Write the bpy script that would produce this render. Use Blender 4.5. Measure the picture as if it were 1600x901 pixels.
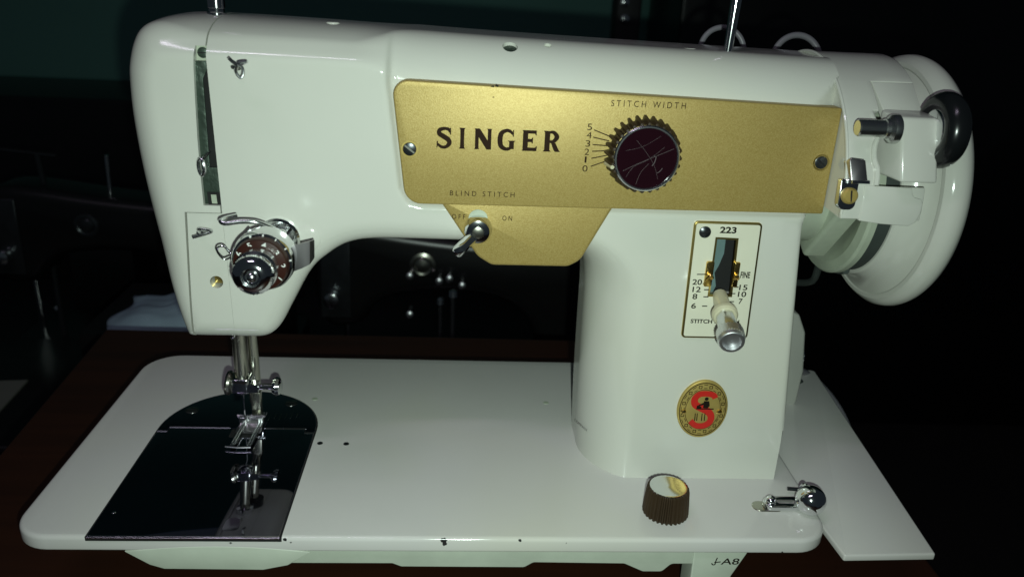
import bpy, bmesh, math, random
import numpy as np
from mathutils import Vector, Matrix
random.seed(7)
for o in list(bpy.data.objects): bpy.data.objects.remove(o)
sc = bpy.context.scene
S = 0.01                                   # everything is written in centimetres
# ------------------------------------------------------------------ camera
CP = np.array([19.4595129, -29.7210306, 23.6214641]); FPX = 1272.68863
PIT, YAW, ROL = .372439396, .06550273, .0477940691
cy, sy, cp_, sp_ = math.cos(YAW), math.sin(YAW), math.cos(PIT), math.sin(PIT)
_f = np.array([sy*cp_, cy*cp_, -sp_]); _r = np.array([cy, -sy, 0.]); _u = np.cross(_r, _f)
CR = math.cos(ROL)*_r + math.sin(ROL)*_u; CU = -math.sin(ROL)*_r + math.cos(ROL)*_u; CF = _f
cam_d = bpy.data.cameras.new('camera'); cam = bpy.data.objects.new('camera', cam_d)
sc.collection.objects.link(cam); sc.camera = cam
cam.matrix_world = Matrix(((CR[0], CU[0], -CF[0], CP[0]*S), (CR[1], CU[1], -CF[1], CP[1]*S), (CR[2], CU[2], -CF[2], CP[2]*S), (0, 0, 0, 1)))
cam_d.sensor_width = 36; cam_d.lens = FPX/1600*36; cam_d.clip_start = .02; cam_d.clip_end = 60
cam_d.dof.use_dof = True; cam_d.dof.focus_distance = .385; cam_d.dof.aperture_fstop = 13
# ------------------------------------------------------------------ light: a phone flash under the lens, one room tube above, dim room
w = bpy.data.worlds.new('World'); sc.world = w; w.use_nodes = True
bg = w.node_tree.nodes['Background']; bg.inputs[0].default_value = (.5, .66, .8, 1); bg.inputs[1].default_value = .024
fl_d = bpy.data.lights.new('phone_flash', 'SPOT'); fl = bpy.data.objects.new('phone_flash', fl_d); sc.collection.objects.link(fl)
fp = CP + CR*1.0 - CU*1.7 - CF*.6
fl.matrix_world = Matrix.Translation(Vector(fp*S)) @ Matrix(((CR[0], CU[0], -CF[0], 0), (CR[1], CU[1], -CF[1], 0), (CR[2], CU[2], -CF[2], 0), (0, 0, 0, 1))) @ Matrix.Rotation(math.radians(4.5), 4, 'Y')
fl_d.energy = 5.2; fl_d.spot_size = math.radians(103); fl_d.spot_blend = 1.0; fl_d.shadow_soft_size = .0025; fl_d.color = (.82, 1.0, .90)
tu_d = bpy.data.lights.new('room_tube', 'AREA'); tu = bpy.data.objects.new('room_tube', tu_d); sc.collection.objects.link(tu)
tu_d.shape = 'RECTANGLE'; tu_d.size = .62; tu_d.size_y = .11; tu_d.energy = 3.0; tu_d.color = (1.0, .86, 1.1)
tu.location = (-.25, -.55, 1.55)
tu.rotation_euler = (math.radians(-20), 0, 0)
vs = sc.view_settings; vs.view_transform = 'Standard'; vs.look = 'None'; vs.exposure = .03; vs.gamma = 1; vs.use_curve_mapping = False
sc.cycles.use_denoising = True
sc.cycles.max_bounces = 8

def on(px, py, ax, val):
    """point of the plane axis=val seen at a photo position (1600 px wide), cm"""
    d = CF + (px-800)/FPX*CR - (py-450.5)/FPX*CU
    i = 'XYZ'.index(ax); t = (val-CP[i])/d[i]
    return CP + t*d
def oy(px, py, y): q = on(px, py, 'Y', y); return (q[0], q[2])

# ------------------------------------------------------------------ materials
def nodes(name):
    m = bpy.data.materials.new(name); m.use_nodes = True
    nt = m.node_tree; return m, nt, nt.nodes['Principled BSDF']
def mat(name, col, rough=.4, metal=0., noise=0., nscale=40., bump=0., bscale=300., coat=0., spec=.5, rn=0.):
    m, nt, b = nodes(name)
    b.inputs['Base Color'].default_value = (*col, 1); b.inputs['Roughness'].default_value = rough; b.inputs['Metallic'].default_value = metal
    b.inputs['Coat Weight'].default_value = coat; b.inputs['Coat Roughness'].default_value = .06; b.inputs['Specular IOR Level'].default_value = spec
    tc = nt.nodes.new('ShaderNodeTexCoord')
    if noise or rn:
        n = nt.nodes.new('ShaderNodeTexNoise'); n.inputs['Scale'].default_value = nscale; n.inputs['Detail'].default_value = 5
        nt.links.new(tc.outputs['Object'], n.inputs['Vector'])
    if noise:
        mx = nt.nodes.new('ShaderNodeMix'); mx.data_type = 'RGBA'
        mx.inputs[6].default_value = (*[c*(1-noise) for c in col], 1); mx.inputs[7].default_value = (*[min(1, c*(1+noise)) for c in col], 1)
        nt.links.new(n.outputs['Fac'], mx.inputs[0]); nt.links.new(mx.outputs[2], b.inputs['Base Color'])
    if rn:
        mr = nt.nodes.new('ShaderNodeMapRange'); mr.inputs[3].default_value = max(.01, rough-rn); mr.inputs[4].default_value = rough+rn
        nt.links.new(n.outputs['Fac'], mr.inputs[0]); nt.links.new(mr.outputs[0], b.inputs['Roughness'])
    if bump:
        n2 = nt.nodes.new('ShaderNodeTexNoise'); n2.inputs['Scale'].default_value = bscale; n2.inputs['Detail'].default_value = 3
        nt.links.new(tc.outputs['Object'], n2.inputs['Vector'])
        bp = nt.nodes.new('ShaderNodeBump'); bp.inputs['Strength'].default_value = bump; bp.inputs['Distance'].default_value = .0005
        nt.links.new(n2.outputs['Fac'], bp.inputs['Height']); nt.links.new(bp.outputs[0], b.inputs['Normal'])
    return m
def enamel(name, col, chips=(), grime=.5):
    """glossy stoved enamel, faintly uneven, with grime specks and chips down to the dark iron"""
    m, nt, b = nodes(name)
    b.inputs['Roughness'].default_value = .085; b.inputs['Coat Weight'].default_value = .0
    tc = nt.nodes.new('ShaderNodeTexCoord'); geo = nt.nodes.new('ShaderNodeNewGeometry')
    n = nt.nodes.new('ShaderNodeTexNoise'); n.inputs['Scale'].default_value = 18; n.inputs['Detail'].default_value = 6
    nt.links.new(geo.outputs['Position'], n.inputs['Vector'])
    mx = nt.nodes.new('ShaderNodeMix'); mx.data_type = 'RGBA'
    mx.inputs[6].default_value = (*[c*.94 for c in col], 1); mx.inputs[7].default_value = (*[min(.9, c*1.04) for c in col], 1)
    nt.links.new(n.outputs['Fac'], mx.inputs[0]); last = mx.outputs[2]
    ny = nt.nodes.new('ShaderNodeTexNoise'); ny.inputs['Scale'].default_value = 7; ny.inputs['Detail'].default_value = 3; ny.inputs['Distortion'].default_value = .8
    nt.links.new(geo.outputs['Position'], ny.inputs['Vector'])
    ry = nt.nodes.new('ShaderNodeMapRange'); ry.inputs[1].default_value = .45; ry.inputs[2].default_value = .75; ry.inputs[3].default_value = 0; ry.inputs[4].default_value = .55
    nt.links.new(ny.outputs['Fac'], ry.inputs[0])
    my = nt.nodes.new('ShaderNodeMix'); my.data_type = 'RGBA'; my.inputs[7].default_value = (.64, .63, .525, 1)
    nt.links.new(ry.outputs[0], my.inputs[0]); nt.links.new(last, my.inputs[6]); last = my.outputs[2]
    # specks
    v = nt.nodes.new('ShaderNodeTexVoronoi'); v.inputs['Scale'].default_value = 45; nt.links.new(geo.outputs['Position'], v.inputs['Vector'])
    wn = nt.nodes.new('ShaderNodeTexWhiteNoise'); nt.links.new(v.outputs['Position'], wn.inputs['Vector'])
    th = nt.nodes.new('ShaderNodeMapRange'); th.inputs[1].default_value = .86; th.inputs[2].default_value = 1; th.inputs[3].default_value = 0; th.inputs[4].default_value = .045
    nt.links.new(wn.outputs['Value'], th.inputs[0])
    lt = nt.nodes.new('ShaderNodeMath'); lt.operation = 'LESS_THAN'; nt.links.new(v.outputs['Distance'], lt.inputs[0]); nt.links.new(th.outputs[0], lt.inputs[1])
    ml = nt.nodes.new('ShaderNodeMath'); ml.operation = 'MULTIPLY'; ml.inputs[1].default_value = grime; nt.links.new(lt.outputs[0], ml.inputs[0])
    m2 = nt.nodes.new('ShaderNodeMix'); m2.data_type = 'RGBA'; m2.inputs[7].default_value = (.14, .11, .07, 1)
    nt.links.new(ml.outputs[0], m2.inputs[0]); nt.links.new(last, m2.inputs[6]); last = m2.outputs[2]
    n3 = nt.nodes.new('ShaderNodeTexNoise'); n3.inputs['Scale'].default_value = 420; n3.inputs['Detail'].default_value = 2; nt.links.new(geo.outputs['Position'], n3.inputs['Vector'])
    for (x, y, z, r) in chips:
        vm = nt.nodes.new('ShaderNodeVectorMath'); vm.operation = 'DISTANCE'; vm.inputs[1].default_value = (x*S, y*S, z*S)
        nt.links.new(geo.outputs['Position'], vm.inputs[0])
        ad = nt.nodes.new('ShaderNodeMath'); ad.operation = 'MULTIPLY_ADD'; ad.inputs[1].default_value = r*S*2.4; ad.inputs[2].default_value = -r*S*.2
        nt.links.new(n3.outputs['Fac'], ad.inputs[0])
        l2 = nt.nodes.new('ShaderNodeMath'); l2.operation = 'LESS_THAN'; nt.links.new(vm.outputs['Value'], l2.inputs[0]); nt.links.new(ad.outputs[0], l2.inputs[1])
        m3 = nt.nodes.new('ShaderNodeMix'); m3.data_type = 'RGBA'; m3.inputs[7].default_value = (.02, .02, .02, 1)
        nt.links.new(l2.outputs[0], m3.inputs[0]); nt.links.new(last, m3.inputs[6]); last = m3.outputs[2]
    nt.links.new(last, b.inputs['Base Color'])
    nr = nt.nodes.new('ShaderNodeTexNoise'); nr.inputs['Scale'].default_value = 30; nr.inputs['Detail'].default_value = 8; nr.inputs['Roughness'].default_value = .7
    nt.links.new(geo.outputs['Position'], nr.inputs['Vector'])
    mr = nt.nodes.new('ShaderNodeMapRange'); mr.inputs[1].default_value = .4; mr.inputs[2].default_value = .75; mr.inputs[3].default_value = .075; mr.inputs[4].default_value = .22
    nt.links.new(nr.outputs['Fac'], mr.inputs[0]); nt.links.new(mr.outputs[0], b.inputs['Roughness'])
    n2 = nt.nodes.new('ShaderNodeTexNoise'); n2.inputs['Scale'].default_value = 260; n2.inputs['Detail'].default_value = 2
    nt.links.new(geo.outputs['Position'], n2.inputs['Vector'])
    bp = nt.nodes.new('ShaderNodeBump'); bp.inputs['Strength'].default_value = .035; bp.inputs['Distance'].default_value = .0006
    nt.links.new(n2.outputs['Fac'], bp.inputs['Height']); nt.links.new(bp.outputs[0], b.inputs['Normal'])
    return m
CREAM = (.645, .64, .58)
M = {}
M['enamel'] = enamel('cream_enamel', CREAM)
M['bed'] = enamel('bed_enamel', (.645, .625, .60), chips=[(18.9, -.02, -.1, .13), (18.95, -.01, -.28, .1), (22.3, 0, -.08, .09), (11.95, 0, -.12, .07), (12.2, -.02, -.25, .05), (1.9, .1, -.2, .05), (34.4, -.02, -.68, .06), (24.4, .02, -.22, .04), (9.6, -.01, -.3, .06), (2.5, .1, -.12, .04)])
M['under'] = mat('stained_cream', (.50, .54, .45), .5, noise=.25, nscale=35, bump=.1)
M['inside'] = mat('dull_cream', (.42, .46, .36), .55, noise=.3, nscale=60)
M['chrome'] = mat('chrome', (.80, .81, .82), .10, 1, rn=.03, nscale=90)
M['satin'] = mat('satin_chrome', (.72, .73, .74), .2, 1, noise=.1, nscale=150)
M['plate'] = mat('polished_steel', (.37, .36, .44), .035, 1, rn=.02, nscale=60)
M['steel'] = mat('worn_steel', (.50, .49, .42), .25, 1, noise=.3, nscale=120)
M['darksteel'] = mat('dark_steel', (.06, .065, .07), .28, .8, noise=.3, nscale=100)
M['black'] = mat('black_void', (.006, .006, .006), .8)
M['blackpaint'] = mat('black_print', (.012, .009, .006), .6, spec=.1)
M['brownprint'] = mat('brown_print', (.024, .011, .005), .6, spec=.08)
M['brown'] = mat('brown_plastic', (.042, .026, .014), .5, spec=.2, noise=.25, nscale=80, bump=.15, bscale=500)
M['dial'] = mat('maroon_dial', (.032, .009, .006), .3, noise=.15)
M['white_print'] = mat('white_print', (.75, .75, .72), .5)
M['rubber'] = mat('black_rubber', (.008, .009, .010), .22, noise=.2)
M['cream_plastic'] = mat('cream_plastic', (.56, .52, .36), .35, noise=.1)
M['ivory'] = mat('ivory_plate', (.72, .70, .56), .35, noise=.06, nscale=60)
M['brass'] = mat('brass', (.72, .50, .16), .22, 1, noise=.2, nscale=90)
M['brassdull'] = mat('dull_brass', (.50, .38, .13), .32, 1, noise=.3, nscale=150)
M['badge'] = mat('badge_brass', (.52, .38, .11), .5, .55, noise=.25, nscale=150)
M['teal'] = mat('blued_steel', (.16, .25, .25), .45, .4, noise=.2)
M['cutter'] = mat('dull_chrome', (.50, .47, .48), .33, 1, noise=.15, nscale=60)
M['bright'] = mat('bright_wire', (.80, .80, .82), .38, 1)
M['scratch'] = mat('scratch', (.085, .065, .07), .5)
M['spindle'] = mat('spindle_chrome', (.62, .63, .62), .27, 1)
M['red'] = mat('red_enamel', (.55, .022, .015), .35)
M['belt'] = mat('grey_belt', (.04, .05, .045), .7, noise=.3, nscale=90)
M['cord'] = mat('pale_cord', (.40, .40, .36), .5, noise=.1)
M['green'] = mat('hammered_grey', (.05, .072, .055), .4, .5, noise=.55, nscale=220, bump=.9, bscale=260)
def gold():
    m, nt, b = nodes('gold_metallic_paint')
    b.inputs['Metallic'].default_value = .32; b.inputs['Roughness'].default_value = .46
    tc = nt.nodes.new('ShaderNodeTexCoord')
    v = nt.nodes.new('ShaderNodeTexVoronoi'); v.inputs['Scale'].default_value = 3200; nt.links.new(tc.outputs['Object'], v.inputs['Vector'])
    sep = nt.nodes.new('ShaderNodeSeparateColor'); nt.links.new(v.outputs['Color'], sep.inputs[0])
    mx = nt.nodes.new('ShaderNodeMix'); mx.data_type = 'RGBA'; mx.inputs[6].default_value = (.36, .25, .065, 1); mx.inputs[7].default_value = (.47, .35, .12, 1)
    nt.links.new(sep.outputs[0], mx.inputs[0]); nt.links.new(mx.outputs[2], b.inputs['Base Color'])
    n = nt.nodes.new('ShaderNodeTexNoise'); n.inputs['Scale'].default_value = 2600; nt.links.new(tc.outputs['Object'], n.inputs['Vector'])
    bp = nt.nodes.new('ShaderNodeBump'); bp.inputs['Strength'].default_value = .22; bp.inputs['Distance'].default_value = .0003
    nt.links.new(n.outputs['Fac'], bp.inputs['Height']); nt.links.new(bp.outputs[0], b.inputs['Normal'])
    return m
M['gold'] = gold()
def mirror_cap():
    m, nt, b = nodes('scratched_mirror_cap')
    b.inputs['Roughness'].default_value = .05; b.inputs['Base Color'].default_value = (.013, .0025, .005, 1); b.inputs['IOR'].default_value = 1.7
    return m
M['cap'] = mirror_cap()
def wood():
    m, nt, b = nodes('dark_table_wood')
    tc = nt.nodes.new('ShaderNodeTexCoord'); mp = nt.nodes.new('ShaderNodeMapping'); mp.inputs['Scale'].default_value = (3, 40, 40)
    nt.links.new(tc.outputs['Object'], mp.inputs[0])
    n = nt.nodes.new('ShaderNodeTexNoise'); n.inputs['Scale'].default_value = 1.6; n.inputs['Detail'].default_value = 8; n.inputs['Distortion'].default_value = .6
    nt.links.new(mp.outputs[0], n.inputs['Vector'])
    mx = nt.nodes.new('ShaderNodeMix'); mx.data_type = 'RGBA'; mx.inputs[6].default_value = (.010, .0034, .0016, 1); mx.inputs[7].default_value = (.046, .014, .0055, 1)
    nt.links.new(n.outputs['Fac'], mx.inputs[0]); nt.links.new(mx.outputs[2], b.inputs['Base Color']); b.inputs['Roughness'].default_value = .42
    return m
M['wood'] = wood()
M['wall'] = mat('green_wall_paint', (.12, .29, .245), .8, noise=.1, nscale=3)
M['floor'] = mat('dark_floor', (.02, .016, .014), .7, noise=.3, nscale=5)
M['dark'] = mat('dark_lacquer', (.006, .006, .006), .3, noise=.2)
M['darkwood'] = mat('dark_post_wood', (.02, .022, .02), .6, noise=.2, nscale=20)
M['ring'] = mat('grey_ring', (.17, .16, .18), .4)
M['bluecloth'] = mat('blue_cotton', (.30, .40, .47), .9, noise=.3, nscale=30, bump=.4, bscale=90)
M['paper'] = mat('yellowed_paper', (.14, .145, .12), .8, noise=.1)
M['yellow'] = mat('yellow_print', (.20, .18, .03), .7)

# ------------------------------------------------------------------ mesh helpers (cm in, metres out)
def setp(o, label=None, cat=None, group=None, kind=None):
    for k, v in (('label', label), ('category', cat), ('group', group), ('kind', kind)):
        if v: o[k] = v
    return o
def empty(name, loc, label, cat, group=None):
    o = bpy.data.objects.new(name, None); sc.collection.objects.link(o); o.location = Vector(loc)*S; o.empty_display_size = .02
    return setp(o, label, cat, group)
def root_of(o):
    while o.parent is not None: o = o.parent
    return o
def shade(me, ang):
    for p in me.polygons: p.use_smooth = True
    if ang < 179: me.set_sharp_from_angle(angle=math.radians(ang))
def link(name, me, m, parent=None, ang=35):
    """mesh data in world metres; the object sits at its root's base"""
    me.materials.clear(); me.materials.append(m)
    o = bpy.data.objects.new(name, me); sc.collection.objects.link(o)
    if parent is not None:
        o.parent = parent; me.transform(Matrix.Translation(-root_of(parent).location))
    shade(me, ang); return o
def area2(P): return sum(P[i][0]*P[(i+1) % len(P)][1]-P[(i+1) % len(P)][0]*P[i][1] for i in range(len(P)))/2
def inset(P, d):
    """polygon moved inwards by d (d<0: outwards)"""
    s = 1 if area2(P) > 0 else -1; n = len(P); out = []
    for i in range(n):
        a, b, c = Vector(P[i-1][:2]), Vector(P[i][:2]), Vector(P[(i+1) % n][:2])
        e1, e2 = (b-a).normalized(), (c-b).normalized()
        n1, n2 = Vector((-e1.y, e1.x))*s, Vector((-e2.y, e2.x))*s
        m = n1+n2; k = m.dot(n1)
        out.append(tuple(b + m*(d/max(k, .4))))
    return out
def rpoly(P, seg=7):
    """corner list (x, y[, radius]) -> polygon with rounded corners"""
    out = []; n = len(P)
    for i in range(n):
        b = Vector(P[i][:2]); r = P[i][2] if len(P[i]) > 2 else 0
        if not r: out.append(tuple(b)); continue
        a, c = Vector(P[i-1][:2]), Vector(P[(i+1) % n][:2])
        u, v = (a-b).normalized(), (c-b).normalized(); ang = math.acos(max(-1, min(1, u.dot(v))))
        t = r/math.tan(ang/2); p0, p1 = b+u*t, b+v*t; ctr = b+(u+v).normalized()*(r/math.sin(ang/2))
        a0 = math.atan2(p0.y-ctr.y, p0.x-ctr.x); a1 = math.atan2(p1.y-ctr.y, p1.x-ctr.x); da = (a1-a0+math.pi) % (2*math.pi)-math.pi
        for k in range(seg+1): out.append((ctr.x+r*math.cos(a0+da*k/seg), ctr.y+r*math.sin(a0+da*k/seg)))
    return out
PL = {'XZ': lambda a, b, c: (a, c, b), 'XY': lambda a, b, c: (a, b, c), 'YZ': lambda a, b, c: (c, a, b)}
class MB:
    def __init__(s): s.v = []; s.f = []
    def add(s, vs, fs):
        k = len(s.v); s.v += [tuple(map(float, q)) for q in vs]; s.f += [tuple(i+k for i in f) for f in fs]; return s
    def box(s, x0, x1, y0, y1, z0, z1):
        return s.add([(x, y, z) for x in (x0, x1) for y in (y0, y1) for z in (z0, z1)], [(0, 1, 3, 2), (4, 6, 7, 5), (0, 4, 5, 1), (2, 3, 7, 6), (0, 2, 6, 4), (1, 5, 7, 3)])
    def rings(s, R, cap0=True, cap1=True, closed=False):
        n = len(R[0]); vs = [q for r in R for q in r]; fs = []
        for i in range(len(R)-1 + (1 if closed else 0)):
            a, b = i*n, ((i+1) % len(R))*n
            for j in range(n): k = (j+1) % n; fs.append((a+j, a+k, b+k, b+j))
        if not closed:
            if cap0: fs.append(tuple(range(n))[::-1])
            if cap1: fs.append(tuple(range((len(R)-1)*n, len(R)*n)))
        return s.add(vs, fs)
    def prism(s, P, plane, c0, c1, bev=0., bseg=3, back=0.):
        """outline P extruded along the third axis from c0 (visible face, bevelled) to c1"""
        sg = 1 if c1 > c0 else -1; T = plane if callable(plane) else PL[plane]; R = []
        if bev:
            for k in range(bseg+1):
                a = math.pi/2*k/bseg
                R.append([T(x, y, c0+sg*bev*(1-math.sin(a))) for x, y in inset(P, bev*(1-math.cos(a)))])
            R = R[::-1] if False else R
            R = [[T(x, y, c0+sg*bev*(1-math.sin(math.pi/2*k/bseg))) for x, y in inset(P, bev*(1-math.cos(math.pi/2*k/bseg)))] for k in range(bseg, -1, -1)]
            # k=bseg: inset=bev at c0 ; k=0: full outline at c0+bev
        else: R.append([T(x, y, c0) for x, y in P])
        if back:
            R += [[T(x, y, c1-sg*back*(1-math.sin(math.pi/2*k/bseg))) for x, y in inset(P, back*(1-math.cos(math.pi/2*k/bseg)))] for k in range(0, bseg+1)]
        else: R.append([T(x, y, c1) for x, y in P])
        return s.rings(R)
    def flat(s, P, plane, c):
        T = plane if callable(plane) else PL[plane]; return s.add([T(x, y, c) for x, y in P], [tuple(range(len(P)))])
    def frame(s, d):
        d = Vector(d).normalized(); u = d.orthogonal().normalized() if abs(d.z) > .95 else d.cross(Vector((0, 0, 1))).normalized(); return d, u, d.cross(u)
    def lathe(s, o, d, prof, seg=32, mod=None, cap0=True, cap1=True, closed=False):
        """prof = [(distance along d, radius)...]; mod(angle, i) scales the radius"""
        d, u, v = s.frame(d); o = Vector(o); R = []
        for i, (t, r) in enumerate(prof):
            ring = []
            for k in range(seg):
                a = 2*math.pi*k/seg; q = r*(mod(a, i) if mod else 1)
                ring.append(tuple(o + d*t + u*(q*math.cos(a)) + v*(q*math.sin(a))))
            R.append(ring)
        return s.rings(R, cap0, cap1, closed)
    def cyl(s, p0, p1, r0, r1=None, seg=20, bev=0.):
        p0, p1 = Vector(p0), Vector(p1); L = (p1-p0).length; r1 = r0 if r1 is None else r1
        pr = [(0, r0), (L, r1)] if not bev else [(0, r0-bev), (bev*.3, r0-bev*.3), (bev, r0), (L-bev, r1), (L-bev*.3, r1-bev*.3), (L, r1-bev)]
        return s.lathe(p0, p1-p0, pr, seg)
    def sphere(s, c, r, seg=24, sq=(1, 1, 1)):
        n = seg//2; R = []
        for i in range(1, n):
            a = math.pi*i/n; R.append([(c[0]+r*sq[0]*math.sin(a)*math.cos(2*math.pi*k/seg), c[1]+r*sq[1]*math.sin(a)*math.sin(2*math.pi*k/seg), c[2]-r*sq[2]*math.cos(a)) for k in range(seg)])
        return s.rings(R)
    def tube(s, P, r, seg=10, sub=6, closed=False):
        """smooth tube along the control points; r is one number or one per point"""
        P = [Vector(q) for q in P]; rr = r if isinstance(r, (list, tuple)) else [r]*len(P); n = len(P); Q = []; W = []
        for i in range(n if closed else n-1):
            g = lambda j: P[j % n] if closed else P[max(0, min(n-1, j))]
            a, b, c, e = g(i-1), g(i), g(i+1), g(i+2)
            for k in range(sub):
                t = k/sub; Q.append(.5*((2*b)+(c-a)*t+(2*a-5*b+4*c-e)*t*t+(3*b-a-3*c+e)*t**3)); W.append(rr[i]*(1-t)+rr[(i+1) % n]*t)
        if not closed: Q.append(P[-1]); W.append(rr[-1])
        R = []; up = None; m = len(Q)
        for i in range(m):
            d = (Q[(i+1) % m]-Q[i-1]) if closed else (Q[min(i+1, m-1)]-Q[max(i-1, 0)]); d.normalize()
            if up is None: up = d.orthogonal().normalized()
            up = (up - d*up.dot(d)).normalized(); v = d.cross(up)
            R.append([tuple(Q[i]+(up*math.cos(2*math.pi*k/seg)+v*math.sin(2*math.pi*k/seg))*W[i]) for k in range(seg)])
        return s.rings(R, closed=closed)
    def ribbon(s, P, wd, plane, c, sub=6):
        """flat stroke of changing width along 2-D control points"""
        T = PL[plane]; P = [Vector(q) for q in P]; n = len(P); Q = []; W = []
        wd = wd if isinstance(wd, (list, tuple)) else [wd]*n
        for i in range(n-1):
            a, b, d, e = P[max(i-1, 0)], P[i], P[i+1], P[min(i+2, n-1)]
            for k in range(sub):
                t = k/sub; Q.append(.5*((2*b)+(d-a)*t+(2*a-5*b+4*d-e)*t*t+(3*b-a-3*d+e)*t**3)); W.append(wd[i]*(1-t)+wd[i+1]*t)
        Q.append(P[-1]); W.append(wd[-1]); vs = []; m = len(Q)
        for i in range(m):
            d = (Q[min(i+1, m-1)]-Q[max(i-1, 0)]).normalized(); nn = Vector((-d.y, d.x))*W[i]/2
            a, b = Q[i]+nn, Q[i]-nn; vs += [T(a.x, a.y, c), T(b.x, b.y, c)]
        return s.add(vs, [(2*i, 2*i+1, 2*i+3, 2*i+2) for i in range(m-1)])
    def mesh(s, name):
        me = bpy.data.meshes.new(name); me.from_pydata([(x*S, y*S, z*S) for x, y, z in s.v], [], s.f)
        bm = bmesh.new(); bm.from_mesh(me); bmesh.ops.recalc_face_normals(bm, faces=bm.faces); bm.to_mesh(me); bm.free(); me.update(); return me
    def build(s, name, m, parent=None, ang=35): return link(name, s.mesh(name), m, parent, ang)
def text(name, body, m, parent, pos, size, plane='XZ', align='CENTER', space=1., rot=0., xs=1., bold=0., skew=0., width=None):
    """flat print: pos = (a, b, c) with c the height along the plane's third axis; size = capital height in cm"""
    cu = bpy.data.curves.new(name, 'FONT'); cu.body = body; cu.size = size*S/.73; cu.align_x = align; cu.align_y = 'CENTER'; cu.space_character = space; cu.offset = bold*S
    cu.resolution_u = 4
    to = bpy.data.objects.new('tmp', cu); sc.collection.objects.link(to)
    dg = bpy.context.evaluated_depsgraph_get(); me = bpy.data.meshes.new_from_object(to.evaluated_get(dg)); bpy.data.objects.remove(to); bpy.data.curves.remove(cu)
    me.name = name; a, b, c = pos
    if width:
        q = [v.co.x for v in me.vertices]; k = width*S/(max(q)-min(q)); mid = (max(q)+min(q))/2
        me.transform(Matrix.Diagonal((k, 1, 1, 1)) @ Matrix.Translation((-mid, 0, 0)))
    me.transform(Matrix.Rotation(rot, 4, 'Z') @ Matrix(((xs, skew, 0, 0), (0, 1, 0, 0), (0, 0, 1, 0), (0, 0, 0, 1))))
    if plane == 'XZ': me.transform(Matrix.Translation((a*S, c*S, b*S)) @ Matrix.Rotation(math.pi/2, 4, 'X'))
    elif plane == 'XY': me.transform(Matrix.Translation((a*S, b*S, c*S)))
    else: me.transform(Matrix.Translation((c*S, a*S, b*S)) @ Matrix.Rotation(math.pi/2, 4, 'Z') @ Matrix.Rotation(math.pi/2, 4, 'X'))
    return link(name, me, m, parent)

# ------------------------------------------------------------------ the arm casting as a distance field, meshed with surface nets
#SDF-BEGIN
OUT = [(36.2, 20.56), (36.1, 20.57), (35.4, 20.58), (27.2, 20.74), (20.1, 20.92), (13.5, 21.17), (8.8, 21.27), (7.3, 21.25), (6.5, 21.12), (5.92, 20.78), (5.56, 20.2), (5.39, 19.4), (5.31, 18.4), (5.29, 17.4), (5.33, 16.4), (5.42, 15.1), (5.56, 13.8), (5.74, 12.4), (5.94, 11.1), (6.17, 9.8), (6.45, 8.6), (6.70, 7.5), (6.82, 7.16), (7.12, 7.06),
       (9.9, 7.06), (10.4, 7.12), (10.8, 7.38), (11.12, 7.8), (11.45, 8.45), (11.92, 9.35), (12.2, 9.9), (12.54, 10.45), (12.9, 10.88), (13.3, 11.2), (13.75, 11.55), (14.2, 11.8), (14.8, 11.98), (15.6, 12.06), (16.5, 12.08), (22.8, 12.05), (24.0, 11.95), (24.8, 11.55), (25.3, 10.8), (25.52, 9.8), (25.56, 8.8), (25.57, 7.5), (25.6, 5), (25.66, 2.5), (25.78, 0), (25.8, -.6), (25.8, -4.2), (36.2, -4.2), (36.13, -.6), (36.02, 0), (35.3, 7.5), (34.78, 13.2), (34.85, 13.8), (35.05, 14.05), (36.1, 14.12), (36.2, 14.13)]
def chaikin(P, it=3):
    P = np.array(P)
    for _ in range(it):
        Q = np.roll(P, -1, 0)
        P = np.stack([.75*P+.25*Q, .25*P+.75*Q], 1).reshape(-1, 2)
    return P
OUTA = chaikin(OUT); YB = 13.0
def poly_sdf(P, x, z):
    d = np.full(x.shape, 1e9); s = np.ones(x.shape); n = len(P)
    for i in range(n):
        a, b = P[i], P[i-1]; ex, ez = b[0]-a[0], b[1]-a[1]; wx, wz = x-a[0], z-a[1]
        t = np.clip((wx*ex+wz*ez)/(ex*ex+ez*ez), 0, 1); d = np.minimum(d, (wx-ex*t)**2+(wz-ez*t)**2)
        c1 = z >= a[1]; c2 = z < b[1]; c3 = ex*wz > ez*wx
        s = np.where((c1 & c2 & c3) | (~c1 & ~c2 & ~c3), -s, s)
    return s*np.sqrt(d)
def sm(a, b, x): t = np.clip((x-a)/(b-a), 0, 1); return t*t*(3-2*t)
REC = np.array([(16.15, 24.), (16.15, 19.0), (16.22, 18.5), (16.65, 14.6), (17.0, 14.0), (17.6, 13.85), (36., 13.85), (36., 24.)])
def xz_fields(x, z):
    d2 = poly_sdf(OUTA, x, z)
    rec = sm(.12, -.22, poly_sdf(REC, x, z)) * sm(35.9, 35.7, x)
    L = sm(17.6, 14.6, x); top = sm(16, 18.5, z); pil = sm(13.6, 9.6, z)*sm(21, 23, x)
    lend = sm(8.8, 5.8, x)
    r_up = (.85*L + 2.3*(1-L))
    r_top = r_up*(1-lend) + 1.6*lend
    r_low = 1.1*(1-lend) + (1.0+.6*sm(8, 12, z))*lend
    r_pil = .35 + 3.0*sm(33.5, 25.2, x)**1.2
    r = r_top*top + r_low*(1-top); r = r*(1-pil) + r_pil*pil
    r = r*(1-sm(33.8, 35.0, x)*(1-top)) + .3*sm(33.8, 35.0, x)*(1-top)
    crown = (1.05*L + .12*(1-L))*sm(18.9, 20.4, z)*(1-.75*lend)
    return d2, rec, r, crown
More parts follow.
